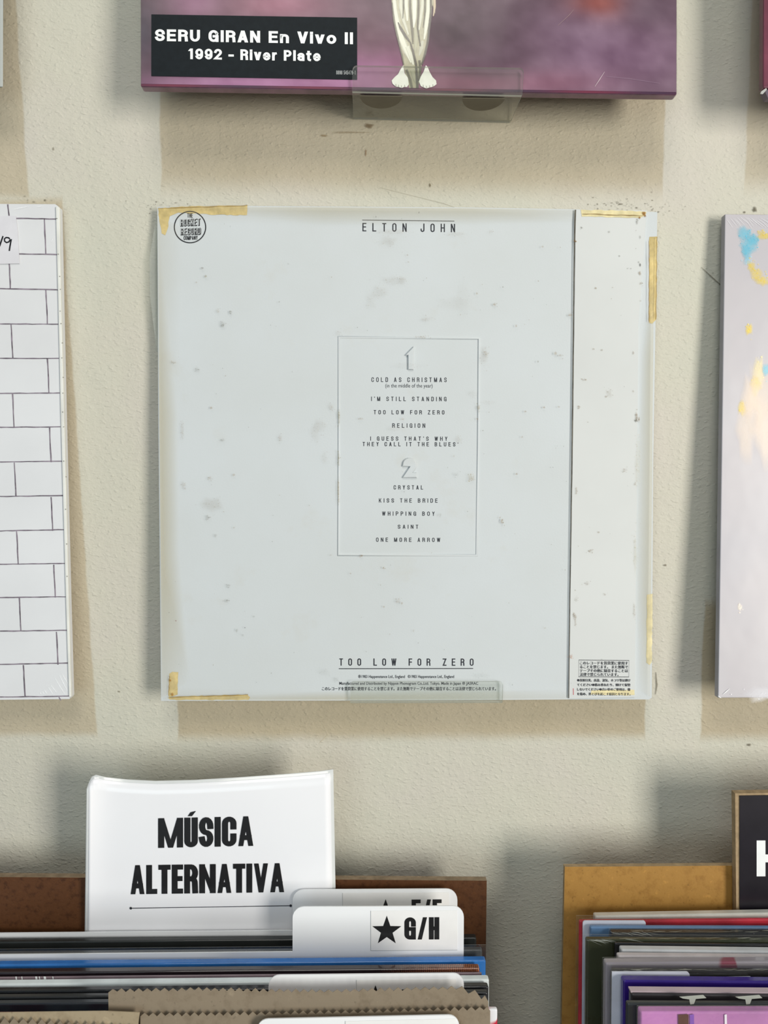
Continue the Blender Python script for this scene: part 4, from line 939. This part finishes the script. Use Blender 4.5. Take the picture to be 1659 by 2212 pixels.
# black sign with the H
HS = WP(.0475)
s_ = thing('section_sign', 'black board sign with white letter H above the right bin', 'sign', U(1760, 1985, HS))
zb = U(1600, 1985, HS)
slab('board', [(1588, 1714), (2010, 1708), (2010, 2120), (1592, 2120)], HS, .0048, [MDF_E, MDF_E], s_)
slab('black_face', [(1598, 1719), (2006, 1713), (2006, 2116), (1598, 2116)], HS.up(.0006), .0005, pm('black_vinyl', (.012, .010, .014, 1), .3, .4, var=.15), s_)
decal('lettering', letters('HIP HOP', 1634, 1960, 1815.5, 1893, 17, 15, .55, -.004), HS.up(.0006), WI, s_, .0001) if False else decal('lettering', letters('H', 1634.5, 1688, 1815.5, 1893, 19, 17, 0, -.004), HS.up(.0006), WI, s_, .0001)

# ---- left bin
GLN = 'records filed in the left bin'
SP_ = WP(.0385)
# paper sign, curled sheet
sg = thing('paper_sign', 'white paper sign with bold black words standing behind the left records', 'sign', U(455, 2030, SP_))
def sign_pt(s, t, lift=0):
    """s across 0..1, t down 0..1 ; the sheet bows forward at the upper left edge"""
    top = [(187, 1704), (192, 1690), (198, 1678), (207, 1674), (228, 1679), (275, 1684), (335, 1687), (420, 1685), (520, 1679), (620, 1672), (690, 1666), (720, 1662)]
    x = [0, .012, .025, .045, .085, .17, .28, .43, .62, .80, .94, 1.0]
    for i in range(len(x) - 1):
        if s <= x[i + 1]: k = (s - x[i]) / (x[i + 1] - x[i]); break
    tu = top[i][0] + (top[i + 1][0] - top[i][0]) * k; tv = top[i][1] + (top[i + 1][1] - top[i][1]) * k
    bu, bv = 182 + (728 - 182) * s, 2090
    e = t
    lu = 186 - 3 * t + 4 * math.sin(t * 3.1) * (1 if t < .3 else .3)
    u = tu + (bu - tu) * e; v = tv + (bv - tv) * e
    bow = .0008 + .005 * max(0, 1 - s / .12) ** 2 * max(0, 1 - t) + .0018 * math.sin(s * math.pi) * (1 - t)
    return U(u, v, SP_.up(bow + lift))
def sheet_solid(name, fn, nx, ny, thick, mat, parent, xs=None):
    vs, fs = [], []
    X = xs or [i / nx for i in range(nx + 1)]; nx = len(X) - 1
    for lay in (0, 1):
        for j in range(ny + 1):
            for i in range(nx + 1):
                p = fn(X[i], j / ny); vs.append(p + Vector((0, thick * lay, 0)))
    N = (nx + 1) * (ny + 1)
    for j in range(ny):
        for i in range(nx):
            k = j * (nx + 1) + i; fs.append((k, k + nx + 1, k + nx + 2, k + 1)); fs.append((k + N, k + 1 + N, k + nx + 2 + N, k + nx + 1 + N))
    rim_ = [i for i in range(nx + 1)] + [j * (nx + 1) + nx for j in range(1, ny + 1)] + [ny * (nx + 1) + i for i in range(nx - 1, -1, -1)] + [j * (nx + 1) for j in range(ny - 1, 0, -1)]
    for a_, b_ in zip(rim_, rim_[1:] + rim_[:1]): fs.append((a_, b_, b_ + N, a_ + N))
    o = mk(name, vs, fs, mat, parent)
    for p in o.data.polygons[:-len(rim_)]: p.use_smooth = True
    return o
xs = [0, .012, .025, .045, .065, .085, .12, .17, .22, .28, .35, .43, .52, .62, .71, .80, .88, .94, .97, 1.0]
lam = sheet_solid('laminate_border', lambda s, t: sign_pt(s, t), 0, 16, .0004, pm('laminate_grey', (.70, .72, .71, 1), .25, .5, .6, var=.02), sg, xs)
pap = sheet_solid('paper', lambda s, t: sign_pt(.012 + s * .975, .016 + t * .984, .0003), 0, 16, .0002, pm('sign_paper', (.90, .90, .92, 1), .28, .5, .5, var=.012, vscale=12), sg, xs)
def decal_sign(name, shapes, mat, parent):
    vs, fs = [], []
    for nn, (pts, faces) in enumerate(shapes):
        b_ = len(vs)
        for (u, v) in pts:
            s = (u - 187) / 535; bow = .0008 + .0018 * math.sin(max(0, min(1, s)) * math.pi) * max(0, min(1, 1 - (v - 1680) / 410)) + .0006 + (nn % 7) * 1.2e-5
            vs.append(U(u, v, SP_.up(bow)))
        fs += [tuple(i + b_ for i in f) for f in faces]
    o = mk(name, vs, fs, mat, parent); fix(o.data); return o
AW = {'M': 2.25, 'I': 0, 'A': 1.2, 'L': .68, 'T': .84, 'E': .72, 'R': 1.05, 'N': 1.4, 'V': 1.22, 'S': .98, 'C': 1.0, 'U': .88}
SG_INK = pm('sign_black', (.012, .012, .013, 1), .3, .4, .3, var=.02)
L = letters('MÚSICA'.replace('Ú', 'U'), 341.5, 548.5, 1765.5, 1829.5, 13.4, 10.6, .14, -.022, AW, .8, accent='U')
L += letters('ALTERNATIVA', 281, 615, 1867, 1929.5, 12.6, 10.6, .15, -.014, AW, .8)
decal_sign('lettering', L, SG_INK, pap)
dot = lambda x, y, r: poly([(x + r * math.cos(math.radians(a)), y + r * math.sin(math.radians(a))) for a in range(0, 360, 30)])
decal_sign('rule_line', [line(282, 1962, 629, 1956.5, 1.5), dot(282.5, 1962, 2.8), dot(628, 1956.5, 2.8)], INK, pap)

zL = U(500, 2020, WP(.0445)).z
STAR = lambda cx, cy, r, rot=0: poly([(cx + (r if k % 2 == 0 else r * .40) * math.sin(math.radians(36 * k + rot)), cy - (r if k % 2 == 0 else r * .40) * math.cos(math.radians(36 * k + rot))) for k in range(10)])
STICK = pm('label_paper', (.84, .835, .82, 1), .45, .3, var=.02)
GD = 'divider cards between the records'
def labelled(label, tab, v, base, off, sticker, text, star, r=24, slope=-.006, uL=-260, uR=None):
    t, pl = tabcard(label, tab[0], tab[1], v, base, zL, zsL, GD, r, uL=uL, uR=uR, off=off, slope=slope)
    if sticker:
        x0, y0, x1, y1 = sticker
        k = slab('label_sticker', [(x0, y0 - slope * 0), (x1, y0 + slope * (x1 - x0)), (x1, y1 + slope * (x1 - x0)), (x0, y1)], pl.up(.0002), .00015, STICK, t)
        L = [line(x0, y0, x0, y1, .8), line(x0, y1, x1, y1 + slope * (x1 - x0), .8)]
        decal('sticker_outline', L, pl.up(.0002), pm('grey_ink', (.45, .47, .47, 1), .5), k, .00005)
        if text:
            s, a_, b_, c_, d_, p1, p2 = text
            decal('lettering', letters(s, a_, b_, c_, d_, p1, p2, .26, slope, {'/': .95, 'G': 1.2, 'H': 1.0}, .85), pl.up(.0002), SG_INK, k, .0001)
        if star: decal('star', [STAR(*star)], pl.up(.0002), SG_INK, k, .0001)
    return t, pl
labelled('white divider card with tab lettered E/F, half hidden behind another tab', (632, 988), 1921, 2009, .0434, (740, 1929, 970, 2000), ('E/F', 889, 954, 1943, 1990, 9.5, 8, ), (833, 1972, 30))
ROWSL = [
 ('dark grey glossy record behind the G/H divider card', 1027, 2015.5, J('charcoal_card', (.022, .024, .023, 1), .28, .5), .0, False),
 ('clear film wrapped thin record behind the G/H divider card', 1040, 2043, J('clear_grey_card', (.07, .075, .075, 1), .3), 0, True),
 None,
 ('bright blue record in front of the G/H divider card', 1047, 2063.5, J('bright_blue_card', (.03, .17, .50, 1), .2, .9), -.0, False),
 ('dark record with rust dotted pattern in front of the blue record', 1034, 2080, None, -.0, False),
 ('mauve grey thin record behind the white glossy one in the left bin', 1040, 2098.5, J('mauve_card', (.22, .16, .18, 1), .3), 0, False),
 ('white glossy record in the left bin', 1054, 2104, J('white_gloss_card', (.74, .80, .80, 1), .25), -.0, False),
 ('black record right in front of the white glossy record', 1053, 2120, J('deep_black_card', (.014, .015, .017, 1), .2), 0, False),
 ('black record, middle of three in the left bin', 1052, 2134, J('deep_black_card2', (.016, .018, .02, 1), .3), 0, False),
 ('navy black record just behind the brown paper bag', 1051, 2147, J('navy_black_card', (.018, .024, .034, 1), .3), 0, False),
 None,
 ('red and white record peeking out right of the brown paper bags', 1073, 2172, None, 0, False),
]
q = NT('rust_dotted'); P = q.geo(); sep = q.n('ShaderNodeSeparateXYZ'); q.l(P, sep.inputs[0])
vo = q.n('ShaderNodeTexVoronoi'); vo.inputs['Scale'].default_value = 900; vo.inputs['Randomness'].default_value = .1; q.l(P, vo.inputs['Vector'])
dotf = q.math('LESS_THAN', vo.outputs['Distance'], .38)
xr0 = U(815, 2090, WP(.06)).x; xr1 = U(1000, 2090, WP(.06)).x
mr = q.n('ShaderNodeMapRange'); mr.inputs['From Min'].default_value = xr0; mr.inputs['From Max'].default_value = xr1; q.l(sep.outputs[0], mr.inputs['Value'])
c1 = q.mix(mr.outputs[0], (.02, .012, .016, 1), (.10, .03, .018, 1)); c2 = q.mix(mr.outputs[0], (.02, .014, .018, 1), (.45, .17, .07, 1))
q.l(q.mix(dotf, c1, c2), q.b.inputs['Base Color']); q.b.inputs['Roughness'].default_value = .25; q.b.inputs['Coat Weight'].default_value = .7; RUST = q.m
q = NT('red_white_card'); P = q.geo(); f = q.ramp(q.noise(60, 1), [(.48, (.55, .02, .05, 1)), (.52, (.78, .78, .80, 1))]); q.l(f, q.b.inputs['Base Color']); q.b.inputs['Roughness'].default_value = .3; RW = q.m
LL = {}
for i, r in enumerate(ROWSL):
    if not r: continue
    lab, u, v, mt, sl, film = r
    nx = next((x for x in ROWSL[i + 1:] if x), None)
    o0 = off_at(v, zL, u); o1 = off_at(nx[2], zL, u) if nx else o0 + .004
    th_ = max(.0008, min(.0050, o1 - o0 - .0009))
    if i + 1 < len(ROWSL) and ROWSL[i + 1] is None: th_ = max(.0008, min(.0042, o1 - o0 - .0022))
    t, front, o_ = record(lab, 'R', u, v, zL, th_, mt or (RUST if 'rust' in lab else RW), GLN, zsL, sl, film)
    LL[v] = (t, front, o_, th_)
# little white print on the mauve record
t, front, _, _ = LL[2098.5]
decal('white_print', [poly([(x, 2109.5), (x + w_, 2109.5), (x + w_ + 1, 2116), (x + 1, 2116)]) for x, w_ in ((33, 3), (46, 2), (76, 4), (84, 2), (94, 5), (113, 2))], Plane(front[0] + NF * .0002, NF), WI, t, .0002)
o_gh = LL[2043][2] + LL[2043][3] + .0016
labelled('white divider card with tab showing a black star and G/H', (632, 1002), 1958, 2055, o_gh, (801, 1967.5, 988, 2053.5), ('G/H', 873.5, 949, 1981.5, 2029.5, 10.6, 8.2), (835.5, 2011, 33), slope=-.006)
o3 = LL[2147][2] + LL[2147][3] + .0014
labelled('white divider tab with its lettering hidden by brown paper bag', (580, 1002), 2104.5, 2215, o3, (770, 2117, 985, 2190), ('I/J', 868, 930, 2137, 2180, 9.5, 8), (811, 2150, 22), slope=-.011)

# ---- kraft paper bags
KRAFT = board_mat('kraft_paper', (.25, .20, .14, 1), (.20, .155, .105, 1), 90)
def kraft_sheet(name, top, off, parent, thick=.00035, zbot=None, tooth=17, depth=7, seed=0):
    """paper sheet with a pinked (zigzag) upper edge following the pixel polyline top"""
    r = random.Random(seed); pts = []
    for (x0, y0), (x1, y1) in zip(top, top[1:]):
        n = max(1, int(abs(x1 - x0) / tooth))
        for k in range(n):
            x = x0 + (x1 - x0) * k / n; y = y0 + (y1 - y0) * k / n; dx = (x1 - x0) / n
            pts += [(x, y + depth * .5 + r.uniform(-.8, .8)), (x + dx * .5, y - depth * .5 + r.uniform(-.8, .8))]
    pts.append((top[-1][0], top[-1][1] + depth * .5))
    pl = Plane((0, -off, U(500, 2170, WP(off)).z), NF)
    tp = [U(u, v, pl) for u, v in pts]
    def drop(x, z):
        p = Vector((x, 0, z)); k = (pl.p - p).dot(pl.n) / pl.n.y; return Vector((x, k, z))
    zb = zbot
    vs, fs = [], []; n = len(tp)
    for p in tp: vs.append(p)
    for p in tp: vs.append(drop(p.x, zb))
    N = 2 * n; back = [v - pl.n * thick for v in vs]; vs = vs + back
    for i in range(n - 1): fs += [(i, i + n, i + n + 1, i + 1), (i + N, i + 1 + N, i + n + 1 + N, i + n + N), (i, i + 1, i + 1 + N, i + N)]
    fs += [(0, N, N + n, n), (n - 1, 2 * n - 1, N + 2 * n - 1, N + n - 1)]
    return mk(name, vs, fs, KRAFT, parent)
o4 = LL[2172][2] + LL[2172][3] + .0016
bag = thing('paper_bag', 'brown kraft paper bag with zigzag cut top in front of the black records', 'bag', (0, -o4, zsL + .001), 'kraft paper bags in the left bin')
zb = zsL + .001
kraft_sheet('back_sheet', [(234, 2140), (420, 2137), (700, 2141), (850, 2137), (985, 2134), (1012, 2143), (1040, 2155), (1055, 2161)], o4, bag, zbot=zb, seed=2)
kraft_sheet('front_sheet', [(303, 2192), (500, 2190), (700, 2187), (900, 2182), (1045, 2178), (1059, 2180)], o4 + .0022, bag, zbot=zb, seed=3, depth=8)
bag2 = thing('paper_bag', 'folded lighter edge of a second kraft paper bag at the lower left corner', 'bag', (-.2, -o4 - .004, zsL + .001), 'kraft paper bags in the left bin')
pl2 = Plane((0, -o4 - .0042, U(100, 2190, WP(o4 + .0042)).z), NF)
KR2 = board_mat('pale_kraft_paper', (.36, .29, .19, 1), (.30, .235, .15, 1), 90)
f2 = [U(u, v, pl2) for u, v in [(-200, 2188), (0, 2187), (225, 2184), (302, 2187), (300, 2200), (296, 2240), (-200, 2240)]]
vs, fs = prism(f2, pl2.n, .0004); mk('folded_edge', vs, fs, KR2, bag2)
kraft_sheet('front_sheet', [(-200, 2206), (0, 2205), (80, 2207), (140, 2212), (292, 2222)], o4 + .0056, bag2, zbot=zb, seed=5, tooth=18, depth=12)
o5 = o4 + .0082
labelled('white divider tab at the very bottom edge, in front of the kraft bags', (555, 992), 2197, 2330, o5, (746, 2206, 985, 2270), None, None, slope=-.022)
